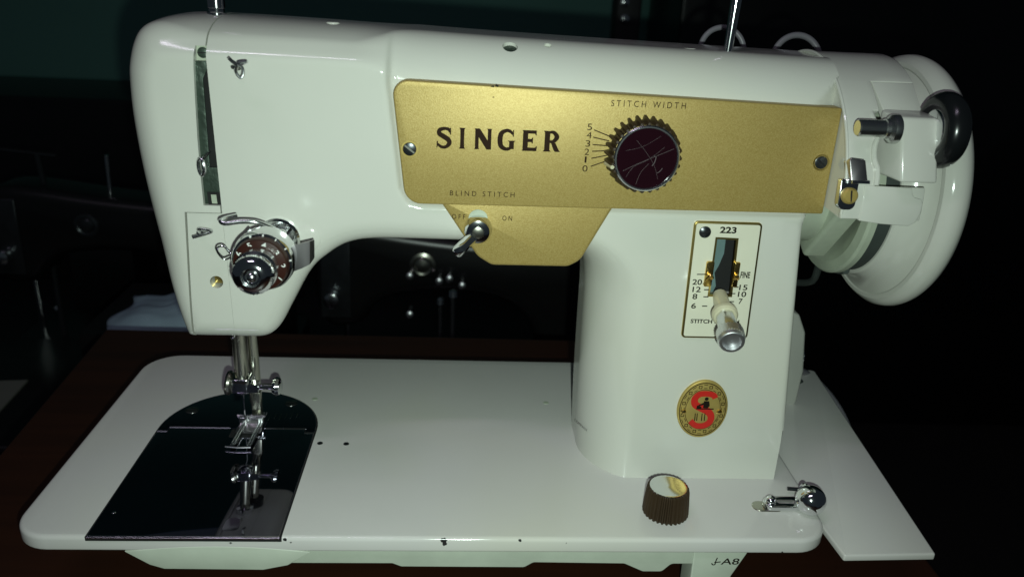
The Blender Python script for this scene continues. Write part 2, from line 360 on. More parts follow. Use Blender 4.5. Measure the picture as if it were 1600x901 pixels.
def comb(F, y):
    d2, rec, r, crown = F
    a = d2 + crown*np.abs((y-8.9)/4.1)**2.9; b = np.maximum(4.8+.32*rec-y, y-YB)
    a, b = a+r, b+r
    return np.minimum(np.maximum(a, b), 0)+np.hypot(np.maximum(a, 0), np.maximum(b, 0))-r
def body_sdf(p): return comb(xz_fields(p[:, 0], p[:, 2]), p[:, 1])
#SDF-END
def surface_nets(h=.125, lo=(4.9, 4.5, -4.5), hi=(35.6, 13.3, 21.6)):
    xs, ys, zs = [np.arange(lo[i], hi[i]+h, h) for i in range(3)]
    X, Z = np.meshgrid(xs, zs, indexing='ij'); F = xz_fields(X, Z)
    V = comb([q[:, None, :] for q in F], ys[None, :, None]).astype(np.float32)
    ins = V < 0; nx, ny, nz = V.shape
    cnt = np.zeros((nx-1, ny-1, nz-1), np.int8)
    for dx in (0, 1):
        for dy in (0, 1):
            for dz in (0, 1): cnt += ins[dx:nx-1+dx, dy:ny-1+dy, dz:nz-1+dz]
    act = (cnt > 0) & (cnt < 8); idx = -np.ones(act.shape, np.int64); I = np.argwhere(act); idx[act] = np.arange(len(I))
    P = (I+.5)*h + np.array(lo)
    for it in range(5):
        f = body_sdf(P); e = 1e-3; G = np.empty_like(P)
        for k in range(3):
            D = np.zeros(3); D[k] = e; G[:, k] = (body_sdf(P+D)-body_sdf(P-D))/(2*e)
        P -= G*np.clip(f/np.maximum((G*G).sum(1), .25), -.15, .15)[:, None]
    faces = []
    for ax in range(3):
        sl0 = [slice(None)]*3; sl1 = [slice(None)]*3; sl0[ax] = slice(0, -1); sl1[ax] = slice(1, None)
        A, B = ins[tuple(sl0)], ins[tuple(sl1)]; E = np.argwhere(A != B)
        b, c = [(1, 2), (2, 0), (0, 1)][ax]
        E = E[(E[:, b] > 0) & (E[:, c] > 0) & (E[:, b] < V.shape[b]-1) & (E[:, c] < V.shape[c]-1)]
        flip = A[tuple(E.T)]
        def at(db, dc): Q = E.copy(); Q[:, b] -= db; Q[:, c] -= dc; return idx[tuple(Q.T)]
        q = np.stack([at(1, 1), at(0, 1), at(0, 0), at(1, 0)], 1); q[~flip] = q[~flip][:, ::-1]; faces.append(q)
    return P, np.concatenate(faces)
def np_mesh(name, P, Fq):
    me = bpy.data.meshes.new(name); me.from_pydata((P*S).tolist(), [], Fq.tolist()); me.update(); return me
def bisect(me, co, no, keep_neg):
    bm = bmesh.new(); bm.from_mesh(me)
    gg = bmesh.ops.bisect_plane(bm, geom=bm.verts[:]+bm.edges[:]+bm.faces[:], dist=1e-6, plane_co=Vector(co)*S, plane_no=Vector(no), clear_outer=keep_neg, clear_inner=not keep_neg)
    bmesh.ops.holes_fill(bm, edges=[e for e in bm.edges if e.is_boundary], sides=0)
    bmesh.ops.recalc_face_normals(bm, faces=bm.faces)
    m2 = bpy.data.meshes.new(me.name); bm.to_mesh(m2); bm.free(); return m2
def carve(me, cutter):
    """boolean difference of a mesh with a cutter (both world metres)"""
    a = bpy.data.objects.new('tmp_a', me); b = bpy.data.objects.new('tmp_b', cutter.mesh('cut')); sc.collection.objects.link(a); sc.collection.objects.link(b)
    md = a.modifiers.new('b', 'BOOLEAN'); md.operation = 'DIFFERENCE'; md.object = b; md.solver = 'EXACT'
    dg = bpy.context.evaluated_depsgraph_get(); dg.update(); out = bpy.data.meshes.new_from_object(a.evaluated_get(dg))
    bpy.data.objects.remove(a); bpy.data.objects.remove(b); return out
def join(mes):
    bm = bmesh.new()
    for q in mes: bm.from_mesh(q)
    m = bpy.data.meshes.new(mes[0].name); bm.to_mesh(m); bm.free(); return m

# ================================================================== THE PLACE
TZ = -4.6
tb = MB()
Lb, Lf = on(165, 513, 'Z', TZ), on(-40, 935, 'Z', TZ)
rb = on(1100, 534, 'Z', TZ)
yb = Lb[1]
tb.prism([(Lf[0]-2.2, -34), (44.6, -34), (44.6, rb[1]-.2), (Lb[0], yb)], 'XY', TZ, TZ-3, .25)
tab = empty('wooden_table', (18, 0, -75), 'dark reddish-brown wooden table that the sewing machine stands on', 'table')
tb.build('table_top', M['wood'], tab)
for x, y in ((2, -30), (41, -30), (0, 26), (41, 26)): MB().prism(rpoly([(x-2, y-2, .5), (x+2, y-2, .5), (x+2, y+2, .5), (x-2, y+2, .5)], 3), 'XY', TZ-3, -75).build('leg', M['wood'], tab)
setp(MB().box(-260, 320, -200, 200, -75.4, -75).build('floor', M['floor']), kind='structure')
setp(MB().box(-260, 320, 170, 173, -75, 190).build('wall', M['wall']), kind='structure')

# ================================================================== THE SEWING MACHINE
BASE = (18.4, 8.9, TZ)
mc = empty('sewing_machine', BASE, 'cream-white electric sewing machine with a gold front panel, standing on the wooden table', 'sewing machine')
# ---- arm, pillar, face cover
P, Fq = surface_nets()
body = np_mesh('arm', P, Fq)
body = bisect(body, (0, 0, -.35), (0, 0, 1), False)
right = bisect(body, (8.97, 0, 17), (1, 0, .0155), False)
left = bisect(body, (8.93, 0, 17), (1, 0, .0155), True)
dn = Vector((1, 0, -.05)).normalized()
llo = bisect(left, (0, 0, 13.24), (0, 0, 1), True)
lup = carve(left, MB().prism([(7.46, 13.28), (9.6, 13.28), (9.6, 5), (7.06, 5)], 'XZ', 3, 14))
ldoor = bisect(llo, (7.50, 0, 13.28), dn, False)
ldoor.transform(Matrix.Translation((.0002, .0004, 0)))
# take-up slot through the face cover
slot = [(8.49, 20.2), (9.6, 20.2), (9.6, 13.6), (8.29, 13.6), (8.28, 15.0), (8.30, 16.5), (8.36, 18.2), (8.42, 19.4)]
lup = carve(lup, MB().prism(slot, 'XZ', 2, 6.4))
slotr = [(8.5, 19.3), (9.06, 19.3), (9.04, 17.0), (8.5, 17.0)]
llo_hole = MB().cyl((8.5, 3, 10.06), (8.5, 6.6, 10.06), .29)
ldoor = carve(ldoor, llo_hole)
cut = MB().prism([(30.75, 12.95), (32.7, 12.95), (32.7, 9.85), (30.75, 9.85)], 'XZ', 3.5, 6.8)
nrm = Vector((0, -.45, .89))
for q, r in (((21.25, 6.29, 20.57), .33), ((22.88, 6.57, 20.66), .17)):
    c = Vector(q); cut.cyl(c-nrm*.7, c+nrm*1.2, r, seg=20)
cut.cyl((10.17, 4.0, 19.45), (10.17, 5.6, 19.45), .14, seg=12)
right = carve(right, cut)
arm = link('arm', join([right, ldoor]), M['enamel'], mc, 40)
cover = lup; cover.transform(Matrix.Translation((-.0002, -.0001, 0)))
link('face_cover', cover, M['enamel'], mc, 40)
# screws sunk in the top of the arm
for q, r in (((21.25, 6.29, 20.57), .31), ((22.88, 6.57, 20.66), .15)):
    c = Vector(q); o = MB().cyl(c-nrm*.6, c-nrm*.12, r, bev=.05).build('top_screw', M['green'] if r > .2 else M['inside'], mc)
# inside of the take-up slot
MB().prism([(8.25, 19.6), (8.9, 19.6), (8.88, 19.35), (8.66, 18.9), (8.60, 15.2), (9.0, 15.2), (9.0, 13.4), (8.2, 13.4)], 'XZ', 5.03, 5.12, .02).build('slot_plate', M['green'], mc)
MB().prism([(8.2, 20.1), (9.1, 20.1), (9.1, 13.4), (8.2, 13.4)], 'XZ', 5.36, 5.5).build('slot_back', M['black'], mc)
MB().prism([(8.38, 20.22), (8.94, 20.22), (8.94, 19.6), (8.38, 19.6)], 'XZ', 5.22, 5.33).build('slot_block', M['inside'], mc)
sw = MB().cyl((8.70, 5.25, 19.92), (8.70, 5.12, 19.92), .22, bev=.05).build('slot_screw', M['green'], mc)
MB().box(8.50, 8.9, 5.11, 5.14, 19.895, 19.945).build('screw_slit', M['black'], sw)
gd = MB().prism([(8.42, 14.15), (8.97, 14.15), (9.0, 13.5), (8.44, 13.5)], 'XZ', 4.95, 5.02).build('slot_gate', M['black'], mc)
MB().prism([(8.58, 14.05), (8.80, 14.05), (8.82, 13.66), (8.60, 13.66)], 'XZ', 4.92, 4.95).build('gate_tab', M['inside'], gd)
# take-up lever: flattened ring
t = MB(); t.tube([(8.42+.16*math.cos(a), 4.5-.12*math.cos(a), 15.35+.36*math.sin(a)) for a in [2*math.pi*k/12 for k in range(12)]], .075, 8, 3, True)
t.tube([(8.5, 4.6, 15.7), (8.6, 5.2, 15.85), (8.7, 6, 15.9)], .07)
t.build('take_up_lever', M['satin'], mc)

# ---- gold front panel
PAN = rpoly([(16.36, 19.24, .62), (35.42, 18.76, .08), (35.42, 14.10, .08), (16.92, 14.0, .75)], 8)
pan = MB().prism(PAN, 'XZ', 4.58, 5.3, .07).build('front_panel', M['gold'], mc)
APR = rpoly([(18.42, 14.2), (26.02, 14.2), (25.98, 14.0), (24.75, 11.55, .9), (24.2, 11.24, .6), (20.75, 11.22, .6), (20.1, 11.62, .9), (18.48, 14.0)], 6)
apr = MB().prism(APR, 'XZ', 4.72, 5.6, .14, 4).build('blind_stitch_apron', M['gold'], mc)
PY = 4.57
def letters(mb, body, xs, z0, h, y):
    for ch, (x0, x1) in zip(body, xs):
        Wd = {'S': .76, 'I': .3, 'N': .94, 'G': .92, 'E': .83, 'R': .9}[ch]; k = (x1-x0)/Wd
        g = MB(); T = lambda a, b, c: (x0+a*k, c, z0+b*h)
        if ch == 'S':
            g.ribbon([(.68, .76), (.60, .90), (.40, .94), (.18, .87), (.15, .70), (.36, .56), (.58, .42), (.64, .24), (.48, .07), (.26, .06), (.07, .20)], [.11, .16, .15, .20, .23, .24, .24, .22, .16, .15, .11], T, y)
            g.flat([(.66, .66), (.72, .66), (.72, 1.0), (.67, .97)], T, y-.003).flat([(.02, .01), (.07, .04), (.09, .34), (.03, .34)], T, y-.003)
        if ch == 'G':
            g.ribbon([(.78, .78), (.62, .92), (.42, .94), (.20, .80), (.14, .5), (.20, .20), (.42, .06), (.60, .08), (.68, .16)], [.11, .16, .17, .24, .26, .24, .17, .16, .13], T, y)
            g.flat([(.60, .06), (.84, .06), (.84, .40), (.92, .47), (.52, .47), (.60, .40)], T, y-.003).flat([(.76, .66), (.82, .66), (.82, 1.0), (.77, .97)], T, y-.003)
        if ch == 'I': g.flat([(0, 0), (.3, 0), (.255, .09), (.245, .5), (.255, .91), (.3, 1), (0, 1), (.045, .91), (.055, .5), (.045, .09)], T, y)
        if ch == 'N': g.flat([(.02, 0), (.28, 0), (.25, .06), (.25, .58), (.66, 0), (.90, 0), (.90, .94), (.94, 1), (.67, 1), (.71, .94), (.71, .44), (.30, 1), (.02, 1), (.06, .94), (.06, .06)], T, y)
        if ch == 'E': g.flat([(.02, 0), (.8, 0), (.82, .24), (.77, .24), (.73, .17), (.34, .17), (.34, .43), (.52, .43), (.55, .37), (.60, .37), (.60, .65), (.55, .65), (.52, .59), (.34, .59), (.34, .84), (.69, .84), (.73, .76), (.78, .76), (.77, 1), (.02, 1), (.07, .94), (.07, .06)], T, y)
        if ch == 'R':
            g.flat([(0, 0), (.41, 0), (.34, .08), (.34, 1), (0, 1), (.07, .92), (.07, .08)], T, y)
            g.ribbon([(.34, .935), (.52, .93), (.68, .72), (.52, .50), (.34, .485)], [.13, .17, .25, .17, .13], T, y)
            g.flat([(.40, .42), (.62, .44), (.82, .07), (.9, 0), (.62, 0), (.55, .08)], T, y-.003)
        mb.add(g.v, g.f)
MB_ribbon = MB.ribbon
def ribbon2(s, P, wd, plane, c, sub=6):
    k = MB(); MB_ribbon(k, P, wd, 'XZ', 0, sub); return s.add([plane(a, z, c) if callable(plane) else PL[plane](a, z, c) for a, _, z in k.v], k.f)
MB.ribbon = ribbon2
lg = MB(); xs = [(oy(a, 215, PY)[0], oy(b, 215, PY)[0]) for a, b in ((681.5, 706), (717.5, 727), (740.5, 769), (777, 806), (815, 840), (849, 877))]
zS = oy(780, 234.5, PY)[1]
letters(lg, 'SINGER', xs, zS, .88, PY)
lg.build('maker_lettering', M['brownprint'], pan)
def tx(name, body, m, par, px0, px1, py, y, size, **k):
    a, b = oy(px0, py, y), oy(px1, py, y); return text(name, body, m, par, ((a[0]+b[0])/2, (a[1]+b[1])/2, y), size, width=abs(b[0]-a[0]), **k)
tx('stitch_width_lettering', 'S T I T C H   W I D T H', M['brownprint'], pan, 955, 1072, 164, PY, .27)
tx('blind_stitch_lettering', 'B L I N D   S T I T C H', M['brownprint'], pan, 703, 804, 303.5, PY, .235)
for d, px, py, w_ in (('5', 921.5, 199, 7.5), ('4', 920.5, 212, 8), ('3', 918.5, 225, 7.5), ('2', 917, 238, 7.5), ('1', 915, 250, 3), ('0', 914, 264, 8)):
    tx('numeral', d, M['brownprint'], pan, px-w_/2, px+w_/2, py, PY, .29)
def line2d(mb, p, q, wd, y):
    p, q = Vector(p), Vector(q); d = (q-p).normalized(); n = Vector((-d.y, d.x))*wd/2
    return mb.flat([tuple(v) for v in (p+n, q+n, q-n, p-n)], 'XZ', y)
for a, b in (((928, 203), (957, 215)), ((927, 214.5), (952, 220.5)), ((926, 226), (950, 228)), ((925, 236.5), (950, 235.5)), ((924, 247.5), (950, 242.5)), ((923, 260), (952, 250))):
    line2d(MB(), oy(*a, PY), oy(*b, PY), .045, PY).build('scale_line', M['brownprint'], pan)
for px, py in ((640, 233), (1283, 254)):
    x, z = oy(px, py, 4.6)
    sw = MB().cyl((x, 4.7, z), (x, 4.56, z), .30, bev=.06).build('panel_screw', M['darksteel'], pan)
    a = math.radians(-38)
    q = MB(); line2d(q, (x-.26*math.cos(a), z-.26*math.sin(a)), (x+.26*math.cos(a), z+.26*math.sin(a)), .07, 4.553); q.build('screw_slit', M['steel'] if px < 800 else M['black'], sw)
    MB().lathe((x, 4.59, z), (0, -1, 0), [(0, .37), (.02, .36), (.02, .30), (0, .29)], 24, closed=True).build('screw_seat', M['brassdull'], sw)
q = MB()
for px, py, r in ((776, 134, .09), (770, 135.5, .06), (771, 152, .04)): x, z = oy(px, py, PY); q.flat([(x+r*random.uniform(.6, 1.6)*math.cos(k), z+r*random.uniform(.4, .9)*math.sin(k)) for k in (0, .8, 1.7, 2.6, 3.5, 4.4, 5.4)], 'XZ', PY-.002)
q.build('paint_chip', M['blackpaint'], pan)
# apron print and lever
AY = 4.71
tx('off_lettering', 'O F F', M['brownprint'], apr, 706, 727, 339, AY, .23)
tx('on_lettering', 'O N', M['brownprint'], apr, 785, 800, 341.5, AY, .23)
x, z = oy(747, 341, AY)
MB().prism([(x+.42*math.cos(a), z+.42*math.sin(a)*(.95 if math.sin(a) > 0 else 1.9)) for a in [2*math.pi*k/24 for k in range(24)]], 'XZ', AY-.012, AY+.05).build('lever_window', M['inside'], apr)
x, z = oy(747, 362, 4.2); hub = Vector((x, 4.2, z)); tip = Vector((oy(712, 396, 3.9)[0], 3.9, oy(712, 396, 3.9)[1]))
lv = MB().lathe((x, 4.72, z), (0, -1, 0), [(0, .62), (.12, .62), (.18, .58), (.5, .56), (.6, .5), (.64, .34)], 28).build('blind_stitch_lever', M['chrome'], mc)
d = (tip-hub).normalized(); q = MB()
n = Vector((-d.z, 0, d.x)); up = Vector((0, -1, 0))
R = []
for t_, wd, th in ((.3, .24, .30), (.75, .22, .30), (.95, .25, .26), (1.3, .26, .24), (1.42, .22, .16)):
    c = hub+d*t_*(tip-hub).length/1.42; R.append([tuple(c+n*wd*a+up*th*b) for a, b in ((-1, -.6), (1, -.6), (1, .4), (.55, 1), (-.55, 1), (-1, .4))])
q.rings(R); q.build('lever_arm', M['chrome'], lv, 50)
sw = MB().cyl((x, 4.2, z), (x, 4.0, z), .27, bev=.04).build('lever_screw', M['steel'], lv)

# ---- stitch width knob
KX, KZ = 26.97, 16.58
def ribs(n, depth): return lambda a, i: 1+depth*(max(-1, min(1, 2.2*math.cos(n*a)))-1)/2
kn = MB().lathe((KX, 4.58, KZ), (0, -1, 0), [(0, 1.56), (.1, 1.62), (.5, 1.58), (1.0, 1.53), (1.12, 1.46), (1.16, 1.34), (1.16, 1.2)], 28*10, ribs(28, .13)).build('stitch_width_knob', M['brown'], mc, 30)
MB().lathe((KX, 3.42, KZ), (0, -1, 0), [(-.05, 1.32), (.04, 1.32), (.04, .5)], 64).build('knob_cap', M['cap'], kn, 25)
MB().lathe((KX, 3.42, KZ), (0, -1, 0), [(-.05, 1.38), (.06, 1.38), (.11, 1.33), (.11, 1.28), (.06, 1.25), (-.05, 1.25)], 64, closed=True).build('cap_ring', M['satin'], kn, 25)
for pts, wd in (([(-.95, -.55), (-.3, -.2), (.4, .12), (1.1, .45)], .013), ([(-.8, -.8), (-.5, -.35), (.1, -.02), (.7, .5)], .009), ([(-.5, .75), (.0, .2), (.35, -.3), (.55, -.85)], .008), ([(-.9, .3), (-.2, .5), (.5, .95)], .007), ([(-.35, -1.1), (-.2, -.6), (.12, -.2)], .01), ([(.25, -.3), (.34, -.15), (.38, .08), (.3, .1)], .03), ([(.5, -.6), (.62, -.5), (.7, -.38)], .025)):
    q = MB(); q.ribbon([(KX+u_, KZ+v_) for u_, v_ in pts], wd, 'XZ', 3.376, 4); q.build('cap_scratch', M['scratch'], kn)
a = math.radians(197); q = MB()
c0 = Vector((KX+1.60*math.cos(a), 4.35, KZ+1.60*math.sin(a))); c1 = Vector((KX+1.46*math.cos(a), 3.44, KZ+1.46*math.sin(a)))
q.tube([c0, (c0+c1)/2, c1], .085, 8); q.build('knob_pointer', M['cream_plastic'], kn)

# ---- stitch length plate with lever
LP = rpoly([(29.72, 13.57, .2), (32.83, 13.57, .2), (32.98, 7.86, .2), (29.80, 7.86, .2)], 5)
slit = [(30.86, 12.76), (31.73, 12.74), (31.83, 10.08), (30.87, 10.08)]
def framed(outl, hole, y0, y1, bev): return carve(MB().prism(outl, 'XZ', y0, y1, bev).mesh('q'), MB().prism(hole, 'XZ', y0-1, y1+1))
rim = link('stitch_length_plate', framed(LP, slit, 4.70, 4.86, .04), M['brassdull'], mc)
link('plate_face', framed(inset(LP, .10), inset(slit, -.10), 4.685, 4.75, .0), M['ivory'], rim)
LY = 4.68
tx('model_number', '223', M['blackpaint'], rim, 1125, 1151, 360, LY, .29, bold=.014)
tx('stitch_length_lettering', 'STITCH LENGTH', M['blackpaint'], rim, 1079, 1155, 502.5, LY, .20, bold=.008)
tx('fine_lettering', 'FINE', M['blackpaint'], rim, 1157, 1172, 430, LY, .30, bold=.012)
for d, a, b, py in (('20', 1082, 1097, 441), ('12', 1082, 1095, 452.5), ('8', 1082, 1089.5, 463.5), ('6', 1080, 1087.5, 478), ('15', 1155, 1168, 449.5), ('10', 1153, 1166, 460), ('7', 1154, 1160, 471)):
    tx('numeral', d, M['blackpaint'], rim, a, b, py, LY, .27, bold=.006)
for a, b, py in ((1089, 1103, 428.5), (1098, 1106, 443), (1100, 1108, 452.5), (1099, 1107, 463.5), (1097, 1105, 478), (1147, 1154, 448.5), (1141, 1149, 458.5), (1139, 1147, 471)):
    line2d(MB(), oy(a, py, LY), oy(b, py, LY), .05, LY).build('scale_line', M['blackpaint'], rim)
for px, py in ((1102, 363), (1150, 516)):
    x, z = oy(px, py, 4.65); sw = MB().lathe((x, 4.7, z), (0, -1, 0), [(0, .28), (.06, .26), (.11, .15), (.12, .05)], 20).build('plate_screw', M['darksteel'], rim)
    q = MB(); line2d(q, (x-.2, z-.1), (x+.2, z+.1), .05, 4.572); q.build('screw_slit', M['black'], sw)
MB().prism([(30.7, 12.99), (32.75, 12.99), (32.75, 9.8), (30.7, 9.8)], 'XZ', 5.75, 5.9).build('slot_back', M['black'], mc)
MB().prism([(30.86, 12.76), (31.34, 12.76), (31.36, 12.0), (31.2, 11.4), (31.05, 11.05), (31.2, 10.4), (31.1, 10.1), (30.86, 10.1)], 'XZ', 5.0, 5.1).build('feed_regulator', M['teal'], mc)
for sg, x0, x1 in ((-1, 30.5, 30.86), (1, 31.78, 32.06)):
    q = MB(); q.prism(rpoly([(x0, 11.72, .06), (x1, 11.72, .06), (x1, 10.5, .06), (x0, 10.5, .06)], 3), 'XZ', 4.56, 4.69, .05); q.tube([(x0+.05, 4.55, 10.95), ((x0+x1)/2, 4.46, 11.1), (x1-.05, 4.55, 10.95)], .1, 8); q.build('stop_bracket', M['brass'], mc)
p0, p1 = Vector((31.36, 4.75, 10.05)), Vector((31.0, 1.35, 9.28)); d = (p1-p0).normalized()
lv = MB().tube([p0, p0.lerp(p1, .2), p0.lerp(p1, .42)], [.33, .36, .42], 16).build('stitch_length_lever', M['cream_plastic'], mc)
MB().lathe(p0.lerp(p1, .38), d, [(0, .5), (.1, .58), (.3, .58), (.4, .5)], 24).build('lever_collar', M['cream_plastic'], lv)
MB().lathe(p0.lerp(p1, .45), d, [(0, .40), (1.25, .44), (1.35, .40)], 32, lambda a, i: 1+.03*math.cos(6*a)).build('lever_shaft', M['satin'], lv)
def knurl(n): return lambda a, i: 1+.045*(1 if (int(a/(2*math.pi)*n*2+.5)+i) % 2 else -1)*(1 if 1 < i < 9 else 0)
MB().lathe(p0.lerp(p1, .80), d, [(0, .42), (.05, .53)]+[(.10+.075*k, .585) for k in range(8)]+[(.70, .56), (.78, .54), (.80, .50), (.80, .40), (.62, .36), (.60, .05)], 64, knurl(32)).build('lever_knob', M['bright'], lv, 12)

# ---- round badge on the pillar
BX, BZ = 31.32, 4.06; EX, EZ = 1.25, 1.58
ell = lambda k, n=48: [(BX+EX*k*math.cos(2*math.pi*i/n), BZ+EZ*k*math.sin(2*math.pi*i/n)) for i in range(n)]
bd = MB().prism(ell(1), 'XZ', 4.66, 4.85, .05).build('badge', M['badge'], mc)
def eband(k0, k1, y, name, m):
    A, B = ell(k0), ell(k1); n = len(A); MB().add([PL['XZ'](*q, y) for q in A+B], [(i, (i+1) % n, n+(i+1) % n, n+i) for i in range(n)]).build(name, m, bd)
eband(.93, .90, 4.653, 'badge_ring', M['brownprint']); eband(.70, .68, 4.653, 'badge_ring', M['brownprint'])
for i in range(12):
    a = 2*math.pi*(i+.5)/12
    c = (BX+EX*.80*math.cos(a), BZ+EZ*.80*math.sin(a)); s_ = .085
    q = MB()
    for (u0, u1, v0, v1) in ((-1, 1, .6, 1), (-1, 1, -1, -.6), (-1, -.6, -.6, .6), (.6, 1, -.6, .6)): q.flat([(c[0]+u*s_, c[1]+v*s_) for u, v in ((u0, v0), (u1, v0), (u1, v1), (u0, v1))], 'XZ', 4.652)
    q.build('badge_square', M['brownprint'], bd)
    q = MB(); a2 = a+math.pi/12
    for k in (-.3, .3): line2d(q, (BX+EX*(.80+k*.2)*math.cos(a2-.09), BZ+EZ*(.80+k*.2)*math.sin(a2-.09)), (BX+EX*(.80+k*.2)*math.cos(a2+.09), BZ+EZ*(.80+k*.2)*math.sin(a2+.09)), .03, 4.652)
    q.build('badge_dash', M['brownprint'], bd)
q = MB(); q.ribbon([(.56, .62), (.46, .78), (.12, .86), (-.30, .82), (-.52, .58), (-.46, .28), (-.10, .08), (.28, -.10), (.48, -.36), (.44, -.68), (.12, -.88), (-.30, -.86), (-.60, -.62)], [.30, .30, .30, .32, .36, .38, .38, .38, .37, .35, .31, .30, .30], lambda a, b, c: (BX+.02+a*.92, c, BZ+b*1.02), 4.645)
q.build('badge_letter', M['red'], bd)
q = MB()
FX, FZ, YF = BX+.12, BZ+.30, 4.638
q.flat([(FX+.10*math.cos(k*.7), FZ+.30+.10*math.sin(k*.7)) for k in range(9)], 'XZ', YF)
q.flat([(FX-.12, FZ+.18), (FX+.14, FZ+.18), (FX+.2, FZ-.08), (FX+.1, FZ-.22), (FX-.12, FZ-.2)], 'XZ', YF-.002)
q.flat([(FX-.12, FZ+.1), (FX-.38, FZ-.05), (FX-.36, FZ-.12), (FX-.1, FZ-.02)], 'XZ', YF-.004)
q.flat([(FX-.46, FZ-.22), (FX+.42, FZ-.22), (FX+.42, FZ-.28), (FX-.46, FZ-.28)], 'XZ', YF-.004)
q.flat([(FX-.44, FZ-.06), (FX-.22, FZ-.12), (FX-.2, FZ-.22), (FX-.44, FZ-.22)], 'XZ', YF-.006)
for k in (-.36, -.26, -.02, .12): q.flat([(FX+k-.12, FZ-.5), (FX+k-.08, FZ-.5), (FX+k-.06, FZ-.92), (FX+k-.11, FZ-.92)], 'XZ', YF-.002)
q.build('badge_figure', M['blackpaint'], bd)
for px, py in ((1068, 643), (1124, 643)):
    x, z = oy(px, py, 4.65); MB().lathe((x, 4.66, z), (0, -1, 0), [(0, .14), (.05, .12), (.08, .05)], 14).build('badge_rivet', M['brass'], bd)

# ---- thread eyelet on the head, thread guides
q = MB(); x, z = 10.17, 19.45
q.cyl((x, 5.4, z), (x-.05, 4.2, z+.05), .075, seg=10)
q.build('eyelet_pin', M['steel'], mc)
a, b = oy(357, 91, 3.6), oy(364, 97, 3.7); c = [oy(px, py, 3.75) for px, py in ((370, 102), (369, 113), (375, 122), (379, 117), (377, 107), (370, 99), (383, 98))]
MB().tube([(a[0], 3.6, a[1]), (b[0], 3.65, b[1])] + [(u, 3.7+.05*i, v) for i, (u, v) in enumerate(c)] + [(x, 4.2, z+.05)], .062, 10).build('thread_eyelet', M['satin'], mc)
q = MB(); pts = [oy(*k) for k in ((313, 364, 4.75), (311, 358, 4.4), (330, 361, 4.3), (322, 365, 4.1), (301, 371, 4.0))]
q.tube([(u, y, v) for (u, v), y in zip(pts, (4.75, 4.4, 4.3, 4.1, 4.0))], .075, 10); q.cyl((pts[0][0], 4.9, pts[0][1]), (pts[0][0], 4.72, pts[0][1]), .16); q.build('thread_hook', M['satin'], mc)

# ---- thread tension dial
TX, TZ_ = 11.38, 12.2
ten = MB().lathe((TX, 4.95, TZ_), (0, -1, 0), [(0, .95), (.30, .95), (.42, .86), (.45, .55)], 40).build('tension_assembly', M['chrome'], mc)
q = MB()
for k in range(7):
    a = 2*math.pi*k/7+.3; q.prism([(TX+.70*math.cos(a+d_), TZ_+.70*math.sin(a+d_)) for d_ in (-.22, .22)] + [(TX+.58*math.cos(a+d_), TZ_+.58*math.sin(a+d_)) for d_ in (.22, -.22)], 'XZ', 2.2, 4.6)
q.cyl((TX, 4.7, TZ_), (TX, 1.9, TZ_), .42); q.build('tension_cage', M['satin'], ten)
MB().lathe((TX, 2.75, TZ_), (0, -1, 0), [(0, .8), (.04, 1.16), (.12, 1.23), (.7, 1.27), (.95, 1.25), (1.08, 1.19), (1.12, 1.0)], 48).build('tension_ring', M['chrome'], ten)
dl = MB().lathe((TX, 1.75, TZ_), (0, -1, 0), [(0, 1.12), (.40, 1.09), (.47, 1.05), (.55, .72)], 48).build('tension_dial', M['dial'], ten)
for k, ch in enumerate('7654321'):
    a = math.radians(183-36*k); r = .89
    me = text('numeral', ch, M['white_print'], None, (0, 0, 0), .27, 'XY', bold=.005)
    me.data.transform(Matrix.Translation(((TX+r*math.cos(a))*S, 1.225*S, (TZ_+r*math.sin(a))*S)) @ Matrix.Rotation(-(a-math.pi/2), 4, 'Y') @ Matrix.Rotation(math.pi/2+math.atan2(.08, .33), 4, 'X'))
    me.parent = dl; me.data.transform(Matrix.Translation(-mc.location))
for k in range(5):
    a = math.radians(110-26*k); MB().prism([(TX+r_*math.cos(a+d_), TZ_+r_*math.sin(a+d_)) for r_, d_ in ((1.02, -.02), (1.2, -.02), (1.2, .02), (1.02, .02))], 'XZ', 1.615, 1.64).build('dial_mark', M['white_print'], ten)
nt_ = MB().lathe((TX, 1.2, TZ_), (0, -1, 0), [(0, .64), (.1, .80), (.55, .83), (.62, .78), (.66, .75)], 44).build('tension_nut', M['satin'], ten)
MB().lathe((TX, .54, TZ_), (0, -1, 0), [(0, .74), (.25, .80), (.40, .79), (.54, .68), (.64, .58), (.69, .44), (.70, .38), (.56, .33), (.52, .05)], 120, lambda a, i: 1+.02*(1 if int(a/(2*math.pi)*120) % 2 else -1)*(1 if 0 < i < 3 else 0)).build('nut_cap', M['chrome'], ten, 30)
MB().sphere((TX, .02, TZ_), .25, 16).build('nut_stud', M['satin'], ten)
pts = [(345, 345, 2.9), (352, 349, 2.8), (375, 346, 2.9), (400, 347, 3.0), (420, 354, 3.2), (436, 362, 3.4)]
q = MB(); a = oy(369, 337, 3.6); q.tube([(a[0], 3.6, a[1]), (oy(352, 341, 3.2)[0], 3.2, oy(352, 341, 3.2)[1])] + [(oy(*k)[0], k[2], oy(*k)[1]) for k in pts], .10, 12)
k = oy(440, 366, 3.4); q.sphere((k[0], 3.4, k[1]), .22, 14); q.build('tension_guide_wire', M['satin'], ten)
pts = [(360, 402, 2.6), (350, 405, 2.6), (340, 394, 2.5), (341, 386, 2.5), (350, 385, 2.5), (358, 394, 2.6), (364, 398, 2.6)]
MB().tube([(oy(*k)[0], k[2], oy(*k)[1]) for k in pts], .04, 8).build('check_spring', M['satin'], ten)
q = MB(); a = oy(378, 372, 2.4); b = oy(391, 357, 2.6); q.tube([(a[0], 2.4, a[1]), (b[0], 2.6, b[1])], .05, 8); q.build('spring_end', M['satin'], ten)
q = MB(); R = []
